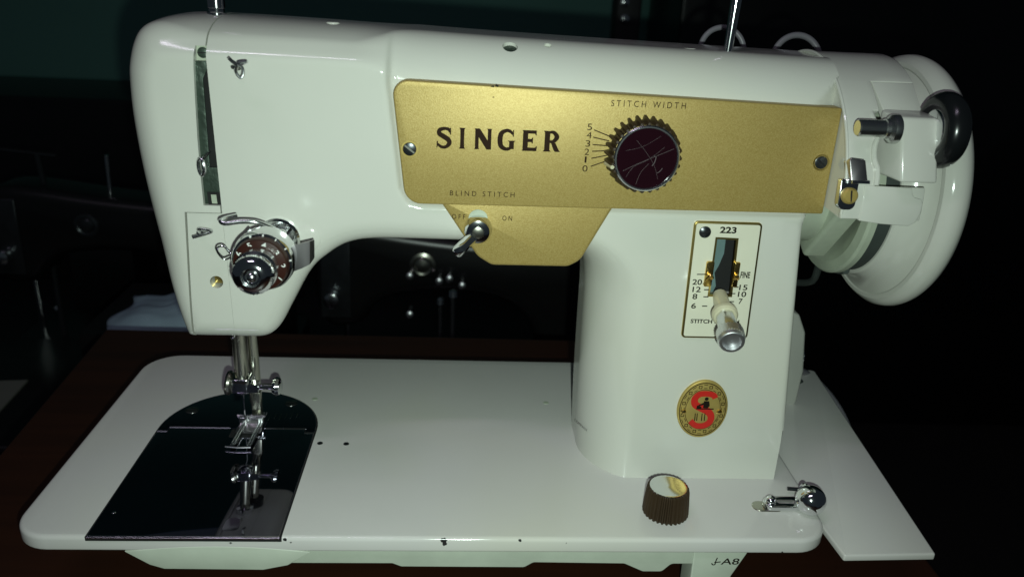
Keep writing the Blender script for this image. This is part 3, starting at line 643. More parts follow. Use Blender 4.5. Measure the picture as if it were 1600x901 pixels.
for px, y, t0, t1 in ((448, 2.6, 386, 428), (472, 2.5, 380, 419), (484, 2.6, 377, 413), (490, 2.9, 375, 405), (491, 3.2, 377, 403)):
    A, B = oy(px, t0, y), oy(px, t1, y); R.append([(A[0], y, A[1]), (B[0], y, B[1]), (B[0], y+.08, B[1]), (A[0], y+.08, A[1])])
q.rings(R); q.build('thread_cutter_plate', M['cutter'], ten)
x, z = oy(480, 372, 4.8); MB().lathe((x, 5.0, z), (0, -1, 0), [(0, .62), (.18, .6), (.26, .5), (.28, .2)], 32).build('tension_boss', M['enamel'], mc)
MB().box(8.3, 8.7, 5.25, 5.3, 9.85, 10.3).build('hole_back', M['brassdull'], mc)

# ---- end cover round the hand wheel, a shell about the wheel's axis
WY, WZ, WR = 9.0, 14.6, 6.1
def cylp(x, phi, r): return (x, WY-r*math.cos(phi), WZ+r*math.sin(phi))
def zphi(z): return math.asin((z-WZ)/WR)
D = math.radians
def shell(mb, X, PH, r0, r1, skip=lambda x, p: False):
    nx, npn = len(X), len(PH); idx = {}
    def vid(i, j, k):
        if (i, j, k) not in idx: idx[(i, j, k)] = len(vs); vs.append(cylp(X[i], PH[j], (r0, r1)[k]))
        return idx[(i, j, k)]
    vs, fs = [], []
    on_ = {(i, j) for i in range(nx-1) for j in range(npn-1) if not skip((X[i]+X[i+1])/2, (PH[j]+PH[j+1])/2)}
    for i, j in on_:
        for k in (0, 1): q = (vid(i, j, k), vid(i+1, j, k), vid(i+1, j+1, k), vid(i, j+1, k)); fs.append(q if k else q[::-1])
        for di, dj, e in ((-1, 0, ((0, 0), (0, 1))), (1, 0, ((1, 1), (1, 0))), (0, -1, ((1, 0), (0, 0))), (0, 1, ((0, 1), (1, 1)))):
            if (i+di, j+dj) not in on_:
                (a, b), (c, d) = e; fs.append((vid(i+a, j+b, 0), vid(i+c, j+d, 0), vid(i+c, j+d, 1), vid(i+a, j+b, 1)))
    return mb.add(vs, fs)
def bevelled(mb, name, m, par, off, ang=40, seg=3, sh=50):
    me = mb.mesh(name); bm = bmesh.new(); bm.from_mesh(me); bmesh.ops.remove_doubles(bm, verts=bm.verts, dist=1e-6)
    es = [e for e in bm.edges if len(e.link_faces) == 2 and e.calc_face_angle() > D(ang)]
    bmesh.ops.bevel(bm, geom=es, offset=off*S, segments=seg, affect='EDGES', profile=.5, clamp_overlap=True)
    bm.to_mesh(me); bm.free(); return link(name, me, m, par, sh)
PH = sorted(set([D(-2)] + [D(a) for a in range(2, 186, 4)] + [D(185), zphi(15.82), zphi(18.42), zphi(18.74), zphi(19.80)]))
XS = [35.44, 35.7, 36.2, 36.72, 37.0, 37.6, 38.2, 38.92]
def skip(x, p):
    z = WZ+WR*math.sin(p)
    if p > D(90): return False
    if x > 36.72 and 15.82 < z < 18.74: return True
    if x > 37.0 and 18.7 < z < 19.80: return True
    return False
ec = MB(); shell(ec, XS, PH, WR-.28, WR, skip)
cov = bevelled(ec, 'end_cover', M['enamel'], mc, .07)
q = MB(); A = [cylp(35.45, p, WR-.02) for p in PH]; B = [cylp(35.45, p, 3.3) for p in PH]; A2 = [cylp(35.62, p, WR-.1) for p in PH]; B2 = [cylp(35.62, p, 3.3) for p in PH]
n = len(PH); vs = A+B+B2+A2; fs = [(k*n+j, k*n+j+1, ((k+1) % 4)*n+j+1, ((k+1) % 4)*n+j) for k in range(4) for j in range(n-1)] + [(0, n, 2*n, 3*n), (n-1, 2*n-1, 3*n-1, 4*n-1)]
q.add(vs, fs).build('end_wall', M['enamel'], cov)
# low tongue of the cover, a little proud, with a notched corner
cm = lambda off: (lambda x, z, c: (x, WY-(WR+off-c)*math.cos(zphi(z)), WZ+(WR+off-c)*math.sin(zphi(z))))
tg = [(36.25, 15.84), (38.30, 15.80), (38.36, 15.55), (38.46, 15.42), (38.78, 15.34), (38.88, 15.15), (38.86, 14.75), (38.74, 14.35), (38.45, 14.16), (37.2, 14.22), (36.25, 14.34)]
MB().prism(tg, cm(.07), 0, .3, .05).build('cover_tongue', M['enamel'], cov)
# raised lip left of the opening
q = MB(); q.tube([cylp(36.66, zphi(18.9), WR-.2), cylp(36.68, zphi(18.5), WR-.06)] + [cylp(36.74+dx, zphi(z), WR+.02) for z, dx in ((18.0, .0), (17.7, .0), (17.4, -.12), (17.1, -.16), (16.8, -.12), (16.5, .0), (16.1, .02), (15.85, .0))], .12, 10); q.build('cover_lip', M['enamel'], cov)
q = MB(); q.tube([cylp(35.44, D(a), WR+.0) for a in range(0, 186, 6)], .07, 8); q.build('cover_bead', M['enamel'], cov)
# catch and slotted screw on the front of the cover
ct = MB().prism(rpoly([(35.36, 16.88, .12), (36.06, 16.82, .1), (36.22, 15.98, .03), (35.50, 15.98, .03)], 3), cm(.35), 0, .5, .04).build('cover_catch', M['cutter'], cov)
MB().prism([(35.48, 16.02), (36.24, 16.02), (36.24, 15.90), (35.48, 15.90)], cm(.50), 0, .5, .02).build('catch_lip', M['chrome'], ct)
sp = MB().prism(rpoly([(35.20, 16.08, .1), (35.98, 16.08, .1), (35.92, 14.80, .28), (35.16, 14.80, .28)], 5), cm(.10), 0, .3, .04).build('screw_plate', M['chrome'], cov)
c = Vector(cylp(35.60, zphi(15.40), WR+.05)); dd = Vector((0, -math.cos(zphi(15.42)), math.sin(zphi(15.42))))
sw = MB().lathe(c, dd, [(0, .35), (.16, .34), (.24, .26), (.25, .04)], 24).build('cover_screw', M['badge'], sp)
a = c+dd*.255; MB().tube([a+Vector((-.03, 0, .24)), a+Vector((.03, 0, -.24))], .035, 6).build('screw_slit', M['black'], sw)

# ---- hub, belt pulley and hand wheel
q = MB(); q.lathe((35.6, WY, WZ), (1, 0, 0), [(-.9, 3.0), (1.2, 3.0), (1.9, 2.4), (3, 2.2)], 40)
q.build('shaft_bearing', M['inside'], mc)
q = MB(); q.prism(rpoly([(4.9, 14.2, .3), (8.6, 14.9, .3), (9.2, 11.6, .3), (8.0, 10.9, .3)], 4), 'YZ', 36.4, 37.4, .2); q.build('bearing_web', M['inside'], mc)
wh = MB().lathe((0, WY, WZ), (1, 0, 0), [(38.75, 2.0), (38.75, 4.45), (38.82, 4.55), (38.95, 4.6), (39.3, 4.72), (39.65, 5.0), (39.86, 5.33), (39.93, 5.52), (39.90, 5.60), (39.93, 5.78), (40.06, 5.92), (40.3, 6.09), (40.6, 6.14), (40.85, 6.07), (41.1, 5.9), (41.25, 5.6), (41.25, 5.0), (41.3, 3.0), (41.2, .3)], 96).build('hand_wheel', M['enamel'], mc, 30)
MB().lathe((0, WY, WZ), (1, 0, 0), [(37.98, 4.1), (38.1, 4.38), (38.72, 4.38), (38.74, 2)], 80, cap0=False).build('belt_groove', M['belt'], wh)
MB().lathe((0, WY, WZ), (1, 0, 0), [(37.6, 4.45), (37.72, 4.55), (38.0, 4.55), (38.02, 3.5), (37.9, 3.0), (38.05, 2.3), (37.55, 3.9), (37.52, 3.98)], 80, closed=True).build('pulley_flange', M['inside'], wh, 30)
q = MB(); P_ = [on(1240, 441, 'Y', 15), on(1270, 438, 'Y', 12.5), (38.35, 10.0, 10.25), (38.35, 8.4, 10.2), (38.35, 7.2, 10.55)]
q.tube(P_, .2, 10); q.build('drive_belt', M['belt'], mc)

# ---- bobbin winder
bw = MB(); F = lambda x, y, z: (x, y, z)
bw.rings([[(37.30, 3.15, 18.70), (38.86, 3.15, 18.70), (39.02, 2.38, 16.14), (37.46, 2.38, 16.14)], [(37.10, 4.6, 18.80), (39.0, 4.6, 18.80), (39.0, 4.2, 16.2), (37.0, 4.2, 16.2)]])
win = bevelled(bw, 'bobbin_winder', M['enamel'], mc, .13)
MB().prism([(37.05, 19.78), (38.90, 19.80), (38.92, 18.5), (37.9, 18.0), (37.6, 18.05), (37.26, 18.5)], cm(.0), 0, .35, .04).build('winder_plate', M['enamel'], win)
q = MB(); q.rings([[(37.36, 4.3, 18.3), (37.6, 3.4, 18.2), (37.55, 2.8, 16.2), (37.3, 4.3, 16.2)], [(37.4, 5.2, 18.3), (37.9, 5.2, 18.6), (37.9, 5.2, 16.2), (37.2, 5.6, 16.2)]]); q.build('winder_cheek', M['enamel'], win, 180)
sy_, sz_ = 3.05, 18.22
sd = MB().lathe((35.46, sy_, sz_), (1, 0, 0), [(0, .30), (.05, .35), (1.12, .35), (1.14, .40), (1.26, .42), (1.32, .5), (1.38, .58), (1.48, .60), (1.66, .60), (1.7, .5)], 32).build('winder_spindle', M['spindle'], win)
q = MB(); ty = (39.30, 3.45, 18.18)
q.lathe(ty, (1, 0, 0), [(.52*math.cos(2*math.pi*k/18), 1.12+.47*math.sin(2*math.pi*k/18)) for k in range(18)], 56, closed=True); q.build('winder_tyre', M['rubber'], win, 180)
MB().lathe(ty, (1, 0, 0), [(-.5, .2), (-.46, .78), (-.40, .86), (.40, .86), (.42, .1)], 40).build('winder_hub', M['chrome'], win)

# ---- bed
BED = rpoly([(0, 0, 1.7), (36.8, 0, 1.7), (36.8, 17.8, .8), (0, 17.8, 2.1)], 10)
bed = MB().prism(BED, 'XY', 0, -.76, .20, 4, .12).build('bed', M['bed'], mc)
NP = [(3.50, 8.5), (3.50, 8.9)] + [(7.61-4.11*math.cos(math.pi*k/32), 8.9+4.11*math.sin(math.pi*k/32)) for k in range(1, 32)] + [(11.72, 8.9), (11.72, 8.5), (11.24, 8.5), (11.24, 8.92), (4.02, 8.92), (4.02, 8.5)]
MB().prism([(3.42, -.03)] + [(7.61-4.19*math.cos(math.pi*k/32), 8.9+4.19*math.sin(math.pi*k/32)) for k in range(33)] + [(11.80, -.03)], 'XY', .006, -.2).build('plate_seat', M['black'], bed)
npl = MB().prism(NP, 'XY', .075, -.05, .03).build('needle_plate', M['plate'], mc)
spl = MB().prism([(3.50, -.10), (11.72, -.10), (11.72, 8.46), (11.20, 8.46), (11.20, 8.87), (4.06, 8.87), (4.06, 8.46), (3.50, 8.46)], 'XY', .07, -.03, .035).build('slide_plate', M['plate'], mc)
def edge_bar(x0, x1, y, z, par): MB().prism([(y-.005, z+.03), (y+.05, z+.075), (y+.12, z+.078), (y+.12, z-.02), (y, z-.02)], 'YZ', x0, x1).build('plate_edge', M['darksteel'] if y > 1 else M['satin'], par)
edge_bar(3.50, 11.72, -.11, .0, spl)
for x0, x1, y in ((3.52, 4.04, 8.46), (4.04, 7.2, 8.88), (9.1, 11.22, 8.88), (11.22, 11.70, 8.46)): edge_bar(x0, x1, y, .025, npl)
a = on(178, 800, 'Z', .07); MB().sphere((a[0], a[1], .05), .11, 14, (1, 1, .6)).build('slide_stud', M['chrome'], spl)
for px, py in ((300, 640), (455, 629)):
    a = on(px, py, 'Z', .08); sw = MB().lathe((a[0], a[1], .07), (0, 0, 1), [(0, .36), (.02, .36), (.035, .33), (.035, .05)], 24).build('plate_screw', M['steel'], npl)
    MB().box(a[0]-.26, a[0]+.26, a[1]-.035, a[1]+.035, .10, .109).build('screw_slit', M['black'], sw)
for k in range(6):
    a = on(421+8.6*k, 651-.6*k, 'Z', .08); MB().box(a[0]-.022, a[0]+.022, a[1]-.30+(.12 if k % 2 else 0), a[1]+.3, .078, .082).build('guide_mark', M['steel'], npl)
MB().prism(rpoly([(7.35, 8.0, .1), (8.85, 8.0, .1), (8.85, 8.8, .1), (7.35, 8.8, .1)], 3), 'XY', .0785, .05).build('feed_slot', M['black'], npl)
for px, py in ((500, 692), (541, 693)):
    a = on(px, py, 'Z', 0); MB().lathe((a[0], a[1], .002), (0, 0, 1), [(0, .15), (.012, .15), (.004, .11), (.002, .02)], 18).build('bed_hole', M['darksteel'], bed)
for px, py in ((492, 623), (853, 629)):
    a = on(px, py, 'Z', 0); MB().lathe((a[0], a[1], .002), (0, 0, 1), [(0, .17), (.02, .16), (.03, .1), (.03, .02)], 18).build('bed_plug', M['inside'], bed)
# extension leaf at the right
lf = rpoly([(36.92, 18.2, .3), (36.92, 2.6), (36.96, 1.5), (37.12, -.42, .1), (41.50, -.30, .12), (43.2, 18.2, .3)], 4)
MB().prism(lf, 'XY', -.48, -.82, .10, 3, .05).build('extension_leaf', M['bed'], mc)
# casting under the bed
sk = rpoly([(5.1, -.6), (5.2, -.80), (6.3, -1.5, .3), (6.5, -1.76, .3), (10.9, -1.82, .15), (11.3, -1.58, .2), (16.6, -1.58, .2), (17.0, -1.76, .2), (22.6, -1.78, .3), (23.0, -1.50, .3), (27.2, -1.55, .3), (28.1, -2.0, .3), (29.0, -2.0, .3), (29.4, -1.55, .3), (30.4, -1.55), (30.5, -.6)], 4)
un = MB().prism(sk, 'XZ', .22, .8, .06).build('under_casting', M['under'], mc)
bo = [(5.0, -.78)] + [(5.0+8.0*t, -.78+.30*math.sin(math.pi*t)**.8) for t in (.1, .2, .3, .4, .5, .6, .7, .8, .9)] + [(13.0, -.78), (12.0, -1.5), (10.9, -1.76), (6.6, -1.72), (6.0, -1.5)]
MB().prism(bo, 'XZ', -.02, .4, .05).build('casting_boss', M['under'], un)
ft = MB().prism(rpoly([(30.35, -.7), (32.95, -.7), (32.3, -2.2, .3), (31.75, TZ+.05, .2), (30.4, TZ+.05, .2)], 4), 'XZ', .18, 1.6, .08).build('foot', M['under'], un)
tx('foot_mark', 'A8', M['blackpaint'], ft, 1127, 1155, 877, .175, .36, bold=.006, skew=.12)
q = MB(); J = [oy(px, py, .172) for px, py in ((1121, 870.5), (1118, 877), (1117, 881), (1113.5, 881.5), (1112, 879))]
q.ribbon(J, .055, 'XZ', .172, 4); J = [oy(px, py, .170) for px, py in ((1116, 878), (1121, 877.5), (1126, 877))]; q.ribbon(J, .055, 'XZ', .169, 3); q.build('foot_mark', M['blackpaint'], ft)
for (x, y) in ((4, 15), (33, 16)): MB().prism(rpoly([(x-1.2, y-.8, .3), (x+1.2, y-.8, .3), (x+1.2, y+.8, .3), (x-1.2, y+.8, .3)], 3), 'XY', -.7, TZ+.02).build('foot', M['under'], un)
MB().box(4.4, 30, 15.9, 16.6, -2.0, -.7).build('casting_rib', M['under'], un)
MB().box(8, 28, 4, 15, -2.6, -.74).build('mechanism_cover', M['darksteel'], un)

# ---- brown knob with the mirror cap on the bed
kx, ky = 29.33, 2.03
kn = MB().lathe((kx, ky, -.01), (0, 0, 1), [(0, 1.04), (.08, 1.09), (.6, 1.06), (1.28, 1.0), (1.40, .97), (1.44, .93), (1.44, .8)], 30*8, ribs(30, .10)).build('feed_knob', M['brown'], mc, 30)
MB().lathe((kx, ky, 1.40), (0, 0, 1), [(0, .88), (.05, .87), (.055, .82), (.045, .78), (.045, .05)], 56).build('knob_cap', M['chrome'], kn, 25)

# ---- slotted lever with the chrome ball
a, b = on(1174, 784, 'Z', .1), on(1248, 786, 'Z', .1)
a = a + np.array([0, -.12, 0]); b = b + np.array([0, -.12, 0])
def slotted(x0, x1, yc, hw): return rpoly([(x0, yc-hw, hw*.95), (x1, yc-hw), (x1, yc+hw), (x0, yc+hw, hw*.95)], 8)
yc = (a[1]+b[1])/2-.05
MB().prism(rpoly([(a[0]-.02, yc-.40, .38), (a[0]+1.4, yc-.40, .3), (a[0]+1.4, yc+.40, .3), (a[0]-.02, yc+.40, .38)], 8), 'XY', .05, -.02, .03).build('lever_base', M['steel'], mc)
me = carve(MB().prism(slotted(a[0]+.5, b[0], yc, .42), 'XY', .30, .08, .04).mesh('q'), MB().prism(rpoly([(a[0]+1.15, yc-.16, .15), (b[0]-.25, yc-.16, .15), (b[0]-.25, yc+.16, .15), (a[0]+1.15, yc+.16, .15)], 5), 'XY', 1, -1))
dr = link('release_lever', me, M['chrome'], mc)
MB().sphere((a[0]+.85, yc, .38), .27, 18, (1, 1, .8)).build('lever_pivot', M['chrome'], dr)
q = MB(); q.prism(rpoly([(yc-.42, .1), (yc+.5, .1), (yc+.5, .9, .4), (yc-.42, .9, .4)], 6), 'YZ', b[0]-.06, b[0]+.12, .03); q.build('lever_bracket', M['chrome'], dr)
ball = on(1267, 781, 'Z', .74)
MB().sphere(ball, .72, 36).build('lever_ball', M['chrome'], dr, 180)
MB().lathe((b[0]+.08, yc-.05, .62), (1, 0, .1), [(0, .60), (.08, .66), (.16, .66), (.22, .55)], 32).build('ball_collar', M['chrome'], dr)
q = on(1238, 763, 'Z', .3); MB().cyl((q[0]-.25, q[1], .3), (q[0]+.3, q[1]-.1, .32), .09, seg=10).build('lever_pin', M['darksteel'], dr)

# ---- needle bar, presser bar and foot
NX, NY = 8.05, 8.9
nb = MB().cyl((NX, NY, 2.4), (NX, NY, 8.5), .34, seg=28).build('needle_bar', M['steel'], mc)
MB().cyl((NX+.36, NY+1.0, 1.2), (NX+.36, NY+1.0, 8.5), .33, seg=24).build('presser_bar', M['steel'], mc)
q = MB(); q.prism(rpoly([(NX-.52, NY-.52, .2), (NX+.5, NY-.52, .2), (NX+.5, NY+.5, .2), (NX-.52, NY+.5, .2)], 4), 'XY', 3.25, 2.45, .08, 3, .08); q.lathe((NX, NY, 2.45), (0, 0, -1), [(0, .40), (.15, .38), (.22, .28), (.24, .08)], 24)
nc = q.build('needle_clamp', M['chrome'], nb)
MB().lathe((NX-.42, NY-.1, 2.85), (-1, 0, .1), [(0, .2), (.1, .62), (.22, .66), (.34, .60), (.36, .1)], 28).build('clamp_plate', M['steel'], nb)
q = MB(); q.box(NX+.45, NX+.95, NY-.6, NY-.1, 2.58, 3.05); q.cyl((NX+.8, NY-.35, 2.8), (NX+1.75, NY-.35, 2.83), .17, seg=14); q.build('clamp_screw', M['chrome'], nb)
MB().lathe((NX+1.6, NY-.35, 2.83), (1, 0, 0), [(0, .2), (.1, .42), (.25, .50), (.42, .46), (.5, .30), (.52, .05)], 24).build('screw_head', M['chrome'], nb)
MB().cyl((NX, NY, 2.5), (NX, NY, .25), .05, .04, 8).build('needle', M['chrome'], nb)
q = MB(); q.tube([(7.15, 6.6, 7.30), (7.6, 6.3, 7.22), (8.2, 6.4, 7.22), (8.5, 7.4, 7.22), (7.6, 7.8, 7.25), (7.2, 7.2, 7.28)], .07, 8, closed=True); q.prism(rpoly([(7.1, 6.4, .3), (8.2, 6.4, .3), (8.2, 8, .3), (7.1, 8, .3)], 4), 'XY', 7.22, 7.0, .03); q.build('bar_plate', M['chrome'], mc)
q = MB(); q.tube([(8.9, 6.3, 7.35), (8.85, 5.9, 7.30), (8.7, 5.85, 6.9), (8.6, 6.2, 6.75), (8.65, 6.6, 6.9)], .09, 8); q.build('needle_thread_hook', M['satin'], mc)
MB().lathe((NX, NY, 7.35), (0, 0, -1), [(0, .6), (.9, .58), (.95, .4), (.96, .34)], 28).build('bar_bushing', M['chrome'], mc)
MB().lathe((NX+.36, NY+1.0, 7.35), (0, 0, -1), [(0, .7), (1.1, .68), (1.15, .4)], 28).build('bar_bushing', M['darksteel'], mc)
FX = 8.35
q = MB(); q.prism(rpoly([(FX-.72, 9.05, .08), (FX+.62, 9.05, .08), (FX+.62, 9.5, .08), (FX-.72, 9.5, .08)], 3), 'XY', .62, .30, .06)
pf = q.build('presser_foot', M['satin'], mc)
MB().prism(rpoly([(FX-.12, 9.5, .06), (FX+.42, 9.5, .06), (FX+.36, 10.1, .1), (FX-.06, 10.1, .1)], 3), 'XY', 1.9, .35, .05).build('foot_shank', M['steel'], pf)
MB().tube([(FX-.78, 9.2, .66), (FX+.68, 9.2, .66)], .10, 10).build('foot_hinge', M['satin'], pf)
q = MB(); R_ = [[(FX-w_, y, z), (FX+w_-.1, y, z), (FX+w_-.1, y, z+.09), (FX-w_, y, z+.09)] for y, z, w_ in ((9.3, .30, .62), (8.9, .16, .66), (8.45, .14, .74), (8.3, .14, .70))]; q.rings(R_); q.build('foot_sole', M['cutter'], pf)
for x in (FX-.50, FX+.34):
    q = MB(); q.rings([[(x-w_, y, z), (x+w_, y, z), (x+w_, y, z+.07), (x-w_, y, z+.07)] for y, z, w_ in ((8.4, .14, .17), (7.6, .13, .15), (7.1, .17, .13), (6.85, .26, .10))]); q.build('foot_toe', M['darksteel'], pf)
    q = MB()
    for dx in (-.06, .08): q.tube([(x+dx+.12, 9.3 if x < FX else 10.1, .36), (x+dx+.05, 8.4, .29), (x+dx, 7.2, .27)], .042, 8)
    q.build('toe_wire', M['bright'], pf)
MB().tube([(FX-.85, 6.9, .20), (FX-.2, 6.82, .20), (FX+.45, 6.86, .20)], .04, 8).build('toe_bar', M['bright'], pf)

# ---- spool pins on the arm
q = MB(); a = (8.55, 8.1, 21.2)
q.lathe(a, (.01, 0, 1), [(-.3, .42), (.12, .42), (.16, .36), (.30, .34), (.32, .38), (3.2, .38), (3.25, .33), (6.5, .33)], 28); q.build('spool_pin', M['chrome'], mc)
a = (31.06, 7.57, 20.66)
MB().lathe((a[0], a[1], a[2]-.25), (.035, 0, 1), [(0, .2), (.2, .2), (2.2, .24), (4, .24), (6.6, .2), (6.7, .1)], 24).build('spool_pin', M['chrome'], mc)
# ---- motor bracket, screw and cord behind the pillar
c = [oy(px, py, 13.4) for px, py in ((1236, 486), (1250, 492), (1259, 520), (1256, 580), (1243, 636), (1228, 640))]
me = MB().prism(rpoly([(c[0][0]-2, c[0][1]), (c[0][0], c[0][1], .2), (c[1][0], c[1][1], .3), (c[2][0], c[2][1], .5), (c[3][0], c[3][1], .8), (c[4][0], c[4][1], .4), (c[5][0]-2, c[5][1])], 4), 'XZ', 13.4, 15.2, .15).build('motor_bracket', M['cord'], mc)
x, z = oy(1257, 567, 13.0); MB().lathe((x-.1, 13.9, z), (1, -.3, 0), [(0, .4), (.35, .4), (.42, .3), (.43, .05)], 18).build('bracket_screw', M['chrome'], me)
q = MB(); q.tube([on(1250, 578, 'Y', 17), on(1270, 590, 'Y', 18.3), on(1300, 622, 'Y', 18.6), on(1322, 660, 'Y', 18), on(1331, 695, 'Y', 17.0), (46.3, 15.8, TZ-3), (46.6, 15, TZ-20), (47, 15, TZ-60)], .22, 10); q.build('power_cord', M['ring'], mc)
MB().tube([on(1240, 590, 'Y', 16), on(1265, 612, 'Y', 17.4), on(1290, 650, 'Y', 18.3), (45.9, 16.5, TZ-2), (46.2, 16, TZ-20), (46.5, 16, TZ-60)], .26, 10).build('power_cord', M['belt'], mc)
for px, py, r, t in ((1128, 80, 33, .15), (1244, 95, 36, .17)):
    c = on(px, py, 'Y', 15.5); r_ = r*.0365
    MB().tube([(c[0]+r_*math.cos(D(k)), 15.5+.3*math.sin(D(k)), c[2]+r_*math.sin(D(k))) for k in range(-20, 341, 24)], t, 12, closed=True).build('spool_holder_ring', M['ring'], mc)
# small print on the pillar's rounded flank
tx0 = text('maker_print', 'COMPANY', M['blackpaint'], None, (0, 0, 0), .17, 'XY', space=1.15)
f_ = Vector((25.78, 6.9, 1.75)); tang = Vector((.42, -.90, 0)).normalized(); nn = Vector((-.90, -.42, 0)).normalized()
tx0.data.transform(Matrix(((tang.x, 0, nn.x, f_.x*S), (tang.y, 0, nn.y, f_.y*S), (0, 1, nn.z, f_.z*S), (0, 0, 0, 1)))); tx0.data.transform(Matrix.Translation(-mc.location)); tx0.parent = arm

# ================================================================== THE DIM ROOM BEHIND
def at(px, py, Y): q = on(px, py, 'Y', Y); return Vector(q)
# far wall's furniture
a, b = at(-60, 139, 150), at(1070, 60, 150)
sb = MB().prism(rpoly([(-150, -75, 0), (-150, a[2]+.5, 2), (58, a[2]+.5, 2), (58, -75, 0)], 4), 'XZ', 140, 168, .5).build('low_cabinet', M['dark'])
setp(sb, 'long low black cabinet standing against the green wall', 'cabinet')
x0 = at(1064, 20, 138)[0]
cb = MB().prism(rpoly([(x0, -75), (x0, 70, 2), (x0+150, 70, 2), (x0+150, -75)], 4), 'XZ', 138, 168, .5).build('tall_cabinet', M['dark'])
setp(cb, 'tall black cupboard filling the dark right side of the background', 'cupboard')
x0, x1 = at(961, 20, 132)[0], at(1001, 20, 132)[0]
po = empty('wooden_post', ((x0+x1)/2, 134, -75), 'dark upright post against the green wall above the arm', 'post')
MB().prism(rpoly([(x0, 131, .6), (x1, 131, .6), (x1, 136, .6), (x0, 136, .6)], 3), 'XY', 70, -75, .3).build('post_shaft', M['darkwood'], po)
for py in (4, 30):
    c = at(976, py, 131); MB().lathe((c[0], 131, c[2]), (0, -1, 0), [(0, .9), (.4, .8), (.6, .2)], 14).build('post_bolt', M['satin'], po)
# side table behind, with two old black machines
ST = -27.4
sd_t = empty('side_table', (8, 75, -75), 'long black table in the dark behind the sewing machine', 'table')
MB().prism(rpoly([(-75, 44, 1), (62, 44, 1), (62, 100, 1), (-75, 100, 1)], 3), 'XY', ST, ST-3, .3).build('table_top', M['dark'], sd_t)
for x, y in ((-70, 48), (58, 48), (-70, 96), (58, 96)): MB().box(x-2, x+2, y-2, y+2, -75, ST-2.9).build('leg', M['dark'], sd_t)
def old_machine(loc, label):
    """classic black lacquer machine: bed, pillar and arm in one curve, chrome face plate, balance wheel"""
    dull = M['darksteel'] if loc[0] < -20 else M['steel']; t = empty('black_sewing_machine', loc, label, 'sewing machine', 'old black sewing machines in the background'); X, Y, Z = loc
    MB().prism(rpoly([(X, Y, 2), (X+36, Y, 2), (X+36, Y+17, 2), (X, Y+17, 2)], 5), 'XY', Z+4, Z, .4).build('bed', M['dark'], t)
    arm_ = [(0, 12.0), (5, 12.0), (7, 15.5), (12, 16.6), (20, 16.4), (24, 14), (25.5, 9), (25, 3.9), (35, 3.9), (33.5, 9), (34, 17), (32, 21), (26, 22.4), (14, 23.2), (4, 24.6), (.5, 24), (0, 22)]
    MB().prism([tuple(q) for q in chaikin(arm_, 2)+np.array([X, Z])], 'XZ', Y+5, Y+12, 1.4, 4, 1.4).build('arm', M['dark'], t)
    MB().lathe((X+34.5, Y+8.5, Z+17), (1, 0, 0), [(0, 2.5), (.3, 3.8), (1.5, 4.0), (2, 6.6), (2.8, 7), (3.4, 6.6), (3.6, 4), (4.2, 2)], 40).build('balance_wheel', M['satin'], t)
    fp_ = MB().lathe((X+12, Y+5.1, Z+20.0), (0, -1, 0), [(0, 1.5), (.3, 1.45), (.4, 1.1), (.3, .9), (.5, .7), (.6, .1)], 28).build('badge', dull, t)
    MB().cyl((X+3, Y+8.5, Z+4), (X+3, Y+8.5, Z+14), .35).build('needle_bar', M['satin'], t)
    MB().cyl((X+2, Y+5.0, Z+16), (X+2, Y+3.4, Z+16), .9, bev=.2).build('tension_knob', M['satin'], t)
    MB().prism([(X+.6, Z+13.5), (X+4, Z+13.5), (X+4, Z+23), (X+.9, Z+23)], 'XZ', Y+4.8, Y+5.3, .1).build('face_plate', M['darksteel'], t)
    MB().sphere((X+5.2, Y+8.4, Z+7.5), .5, 12).build('clamp_screw', M['satin'], t)
    MB().cyl((X+14, Y+8, Z+23), (X+14.2, Y+8, Z+28), .25).build('spool_pin', M['satin'], t)
    return t
c = at(660, 410, 55.5)
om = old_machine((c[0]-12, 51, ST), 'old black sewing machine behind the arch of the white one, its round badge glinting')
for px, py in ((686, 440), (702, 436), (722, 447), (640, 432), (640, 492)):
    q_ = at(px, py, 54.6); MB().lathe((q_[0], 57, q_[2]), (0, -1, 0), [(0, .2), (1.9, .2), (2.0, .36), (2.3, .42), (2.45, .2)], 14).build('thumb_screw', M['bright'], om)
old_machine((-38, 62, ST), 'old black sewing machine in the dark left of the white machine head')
# thumb screws, bobbin and spools glinting on the table behind
for k, (px, py, Y, r) in enumerate(((688, 467, 46, .35), (708, 455, 46, .42))):
    c = at(px, py, Y); o = MB().lathe((c[0], Y, ST), (0, 0, 1), [(0, r*2.2), (.3, r*2.2), (.35, r*.7), (c[2]-ST-.6, r*.6), (c[2]-ST-.5, r*1.15), (c[2]-ST, r), (c[2]-ST+.15, r*.4)], 18).build('machine_foot_bar', M['satin'])
    setp(o, ['small chrome stand with a knob, left of two in the dark arch', 'small chrome stand with a knob, right of two in the dark arch'][k], 'stand', 'chrome stands in the arch')
# slender chrome rod at the far left
c0, c1 = at(58, 240, 70), at(84, 405, 70)
rd = empty('floor_lamp', (c1[0], 70, -75), 'slender dark metal lamp rod with a thin arm at the far left', 'lamp')
MB().tube([(c0[0], 70, c0[2]), (c0[0]+.25, 70, (c0[2]+c1[2])/2), (c1[0]-.2, 70, c1[2]), (c1[0]-.2, 70, -74)], .35, 10).build('rod', M['darksteel'], rd)
c = at(-10, 232, 70); MB().tube([(c[0]-15, 70, c[2]+1.5), (c[0], 70, c[2]), (c0[0]+2.2, 70, c0[2]-.2)], .18, 8).build('lamp_arm', M['darksteel'], rd)
MB().lathe((c1[0]-.2, 70, -75), (0, 0, 1), [(0, 9), (1, 9), (1.8, 4), (2, .5)], 28).build('lamp_base', M['darksteel'], rd)
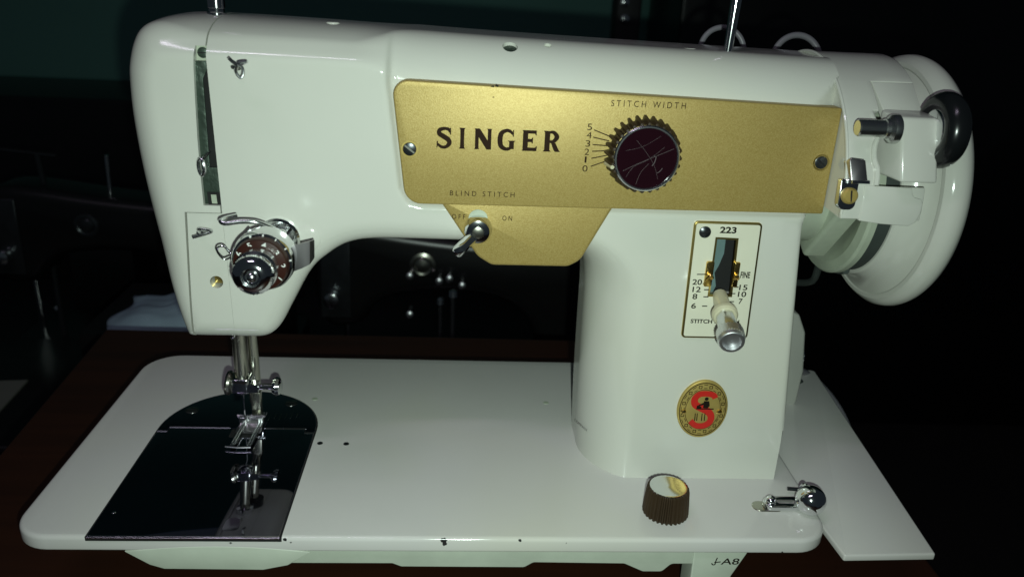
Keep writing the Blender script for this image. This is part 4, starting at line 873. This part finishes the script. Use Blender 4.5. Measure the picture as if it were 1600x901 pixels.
# blue cloth lying on the side table behind the head
def cloth(cx, cy, z0, L, W, H):
    mb = MB(); n, m = 26, 14; vs = []
    for i in range(n):
        for j in range(m):
            u, v = i/(n-1)*2-1, j/(m-1)*2-1
            h = max(0, 1-max(abs(u)**3, abs(v)**4))*H*(.55+.45*math.sin(1.4*u+.6)) + .35*math.sin(7*u+3*v)*(1-u*u)*(1-v*v) + .2*math.sin(13*v+5*u)*(1-u*u)
            vs.append((cx+u*L/2+.5*math.sin(4*v), cy+v*W/2+.4*math.sin(5*u), z0+.12+max(0, h)))
    top = [(i*m+j, (i+1)*m+j, (i+1)*m+j+1, i*m+j+1) for i in range(n-1) for j in range(m-1)]
    lo = [(x, y, z0+.02) for x, y, z in vs]; k = len(vs); rim = [(i, 0) for i in range(n)] + [(n-1, j) for j in range(1, m)] + [(i, m-1) for i in range(n-2, -1, -1)] + [(0, j) for j in range(m-2, 0, -1)]
    bot = [tuple(k+i for i in f[::-1]) for f in top]; r_ = [i*m+j for i, j in rim]
    side = [(r_[i], r_[(i+1) % len(r_)], k+r_[(i+1) % len(r_)], k+r_[i]) for i in range(len(r_))]
    return mb.add(vs+lo, top+bot+side)
c = at(250, 498, 50); bx = MB().box(c[0]-6.5, c[0]+12, 46, 60, ST, c[2]).build('black_box', M['dark']); setp(bx, 'flat black box under the crumpled blue cloth', 'box')
setp(cloth(c[0]+2, 51, c[2], 13, 9, 2.3).build('blue_cloth', M['bluecloth'], None, 180), 'crumpled blue cloth lying behind the lower left of the white machine head', 'cloth')
# small printed carton
c = at(155, 352, 88); ct_ = MB().prism(rpoly([(c[0]-2.6, 88, .1), (c[0]+2.8, 88, .1), (c[0]+2.8, 93, .1), (c[0]-2.6, 93, .1)], 2), 'XY', c[2]+.2, c[2]-1.0, .05)
cr = empty('paper_carton', (c[0], 90, c[2]-1.0), 'small pale carton with a yellow band in the dark at left', 'carton')
ct_.build('carton_body', M['paper'], cr)
MB().prism([(c[0]-2.4, c[2]-.1), (c[0]+.8, c[2]-.1), (c[0]+.8, c[2]-.6), (c[0]-2.4, c[2]-.6)], 'XZ', 87.98, 88.02).build('yellow_band', M['yellow'], cr)
st_ = MB().prism(rpoly([(c[0]-4, 86), (c[0]+5, 86), (c[0]+5, 95), (c[0]-4, 95)], 2), 'XY', c[2]-1.02, ST, .1).build('black_box', M['dark']); setp(st_, 'upright black box with the small pale carton on its top', 'box')
# papers on a stool at the far left, below the table's edge
c = on(8, 625, 'Z', -22); sl = empty('low_stool', (c[0]-8, c[1], -75), 'low dark stool at the far left holding loose papers', 'stool')
MB().prism(rpoly([(c[0]-26, c[1]-9, 2), (c[0]+7, c[1]-9, 2), (c[0]+7, c[1]+16, 2), (c[0]-26, c[1]+16, 2)], 4), 'XY', -22.1, -25, .4).build('seat', M['dark'], sl)
for dx, dy in ((-23, -6), (4, -6), (-23, 13), (4, 13)): MB().cyl((c[0]+dx, c[1]+dy, -75), (c[0]+dx, c[1]+dy, -24.9), 1.5).build('leg', M['dark'], sl)
pp = MB().prism([(c[0]-14, c[1]-6), (c[0]+.8, c[1]-4.4), (c[0]+.2, c[1]+4.5), (c[0]-14.6, c[1]+3)], 'XY', -21.9, -22.1).build('paper_sheet', M['paper']); setp(pp, 'pale loose paper sheet on the dark stool at the far left', 'paper')

# small enamel nubs added along the arm's top to give bright glints in the flash
for px, py in ((520, 34), (755, 54), (1078, 75), (1176, 82), (1258, 87)):
    c = on(px, py, 'Y', 7.7); MB().lathe((c[0], 7.7, c[2]-.14), (0, 0, 1), [(0, .30), (.09, .30), (.13, .25), (.14, .05)], 24).build('glint_nub', M['enamel'], mc)
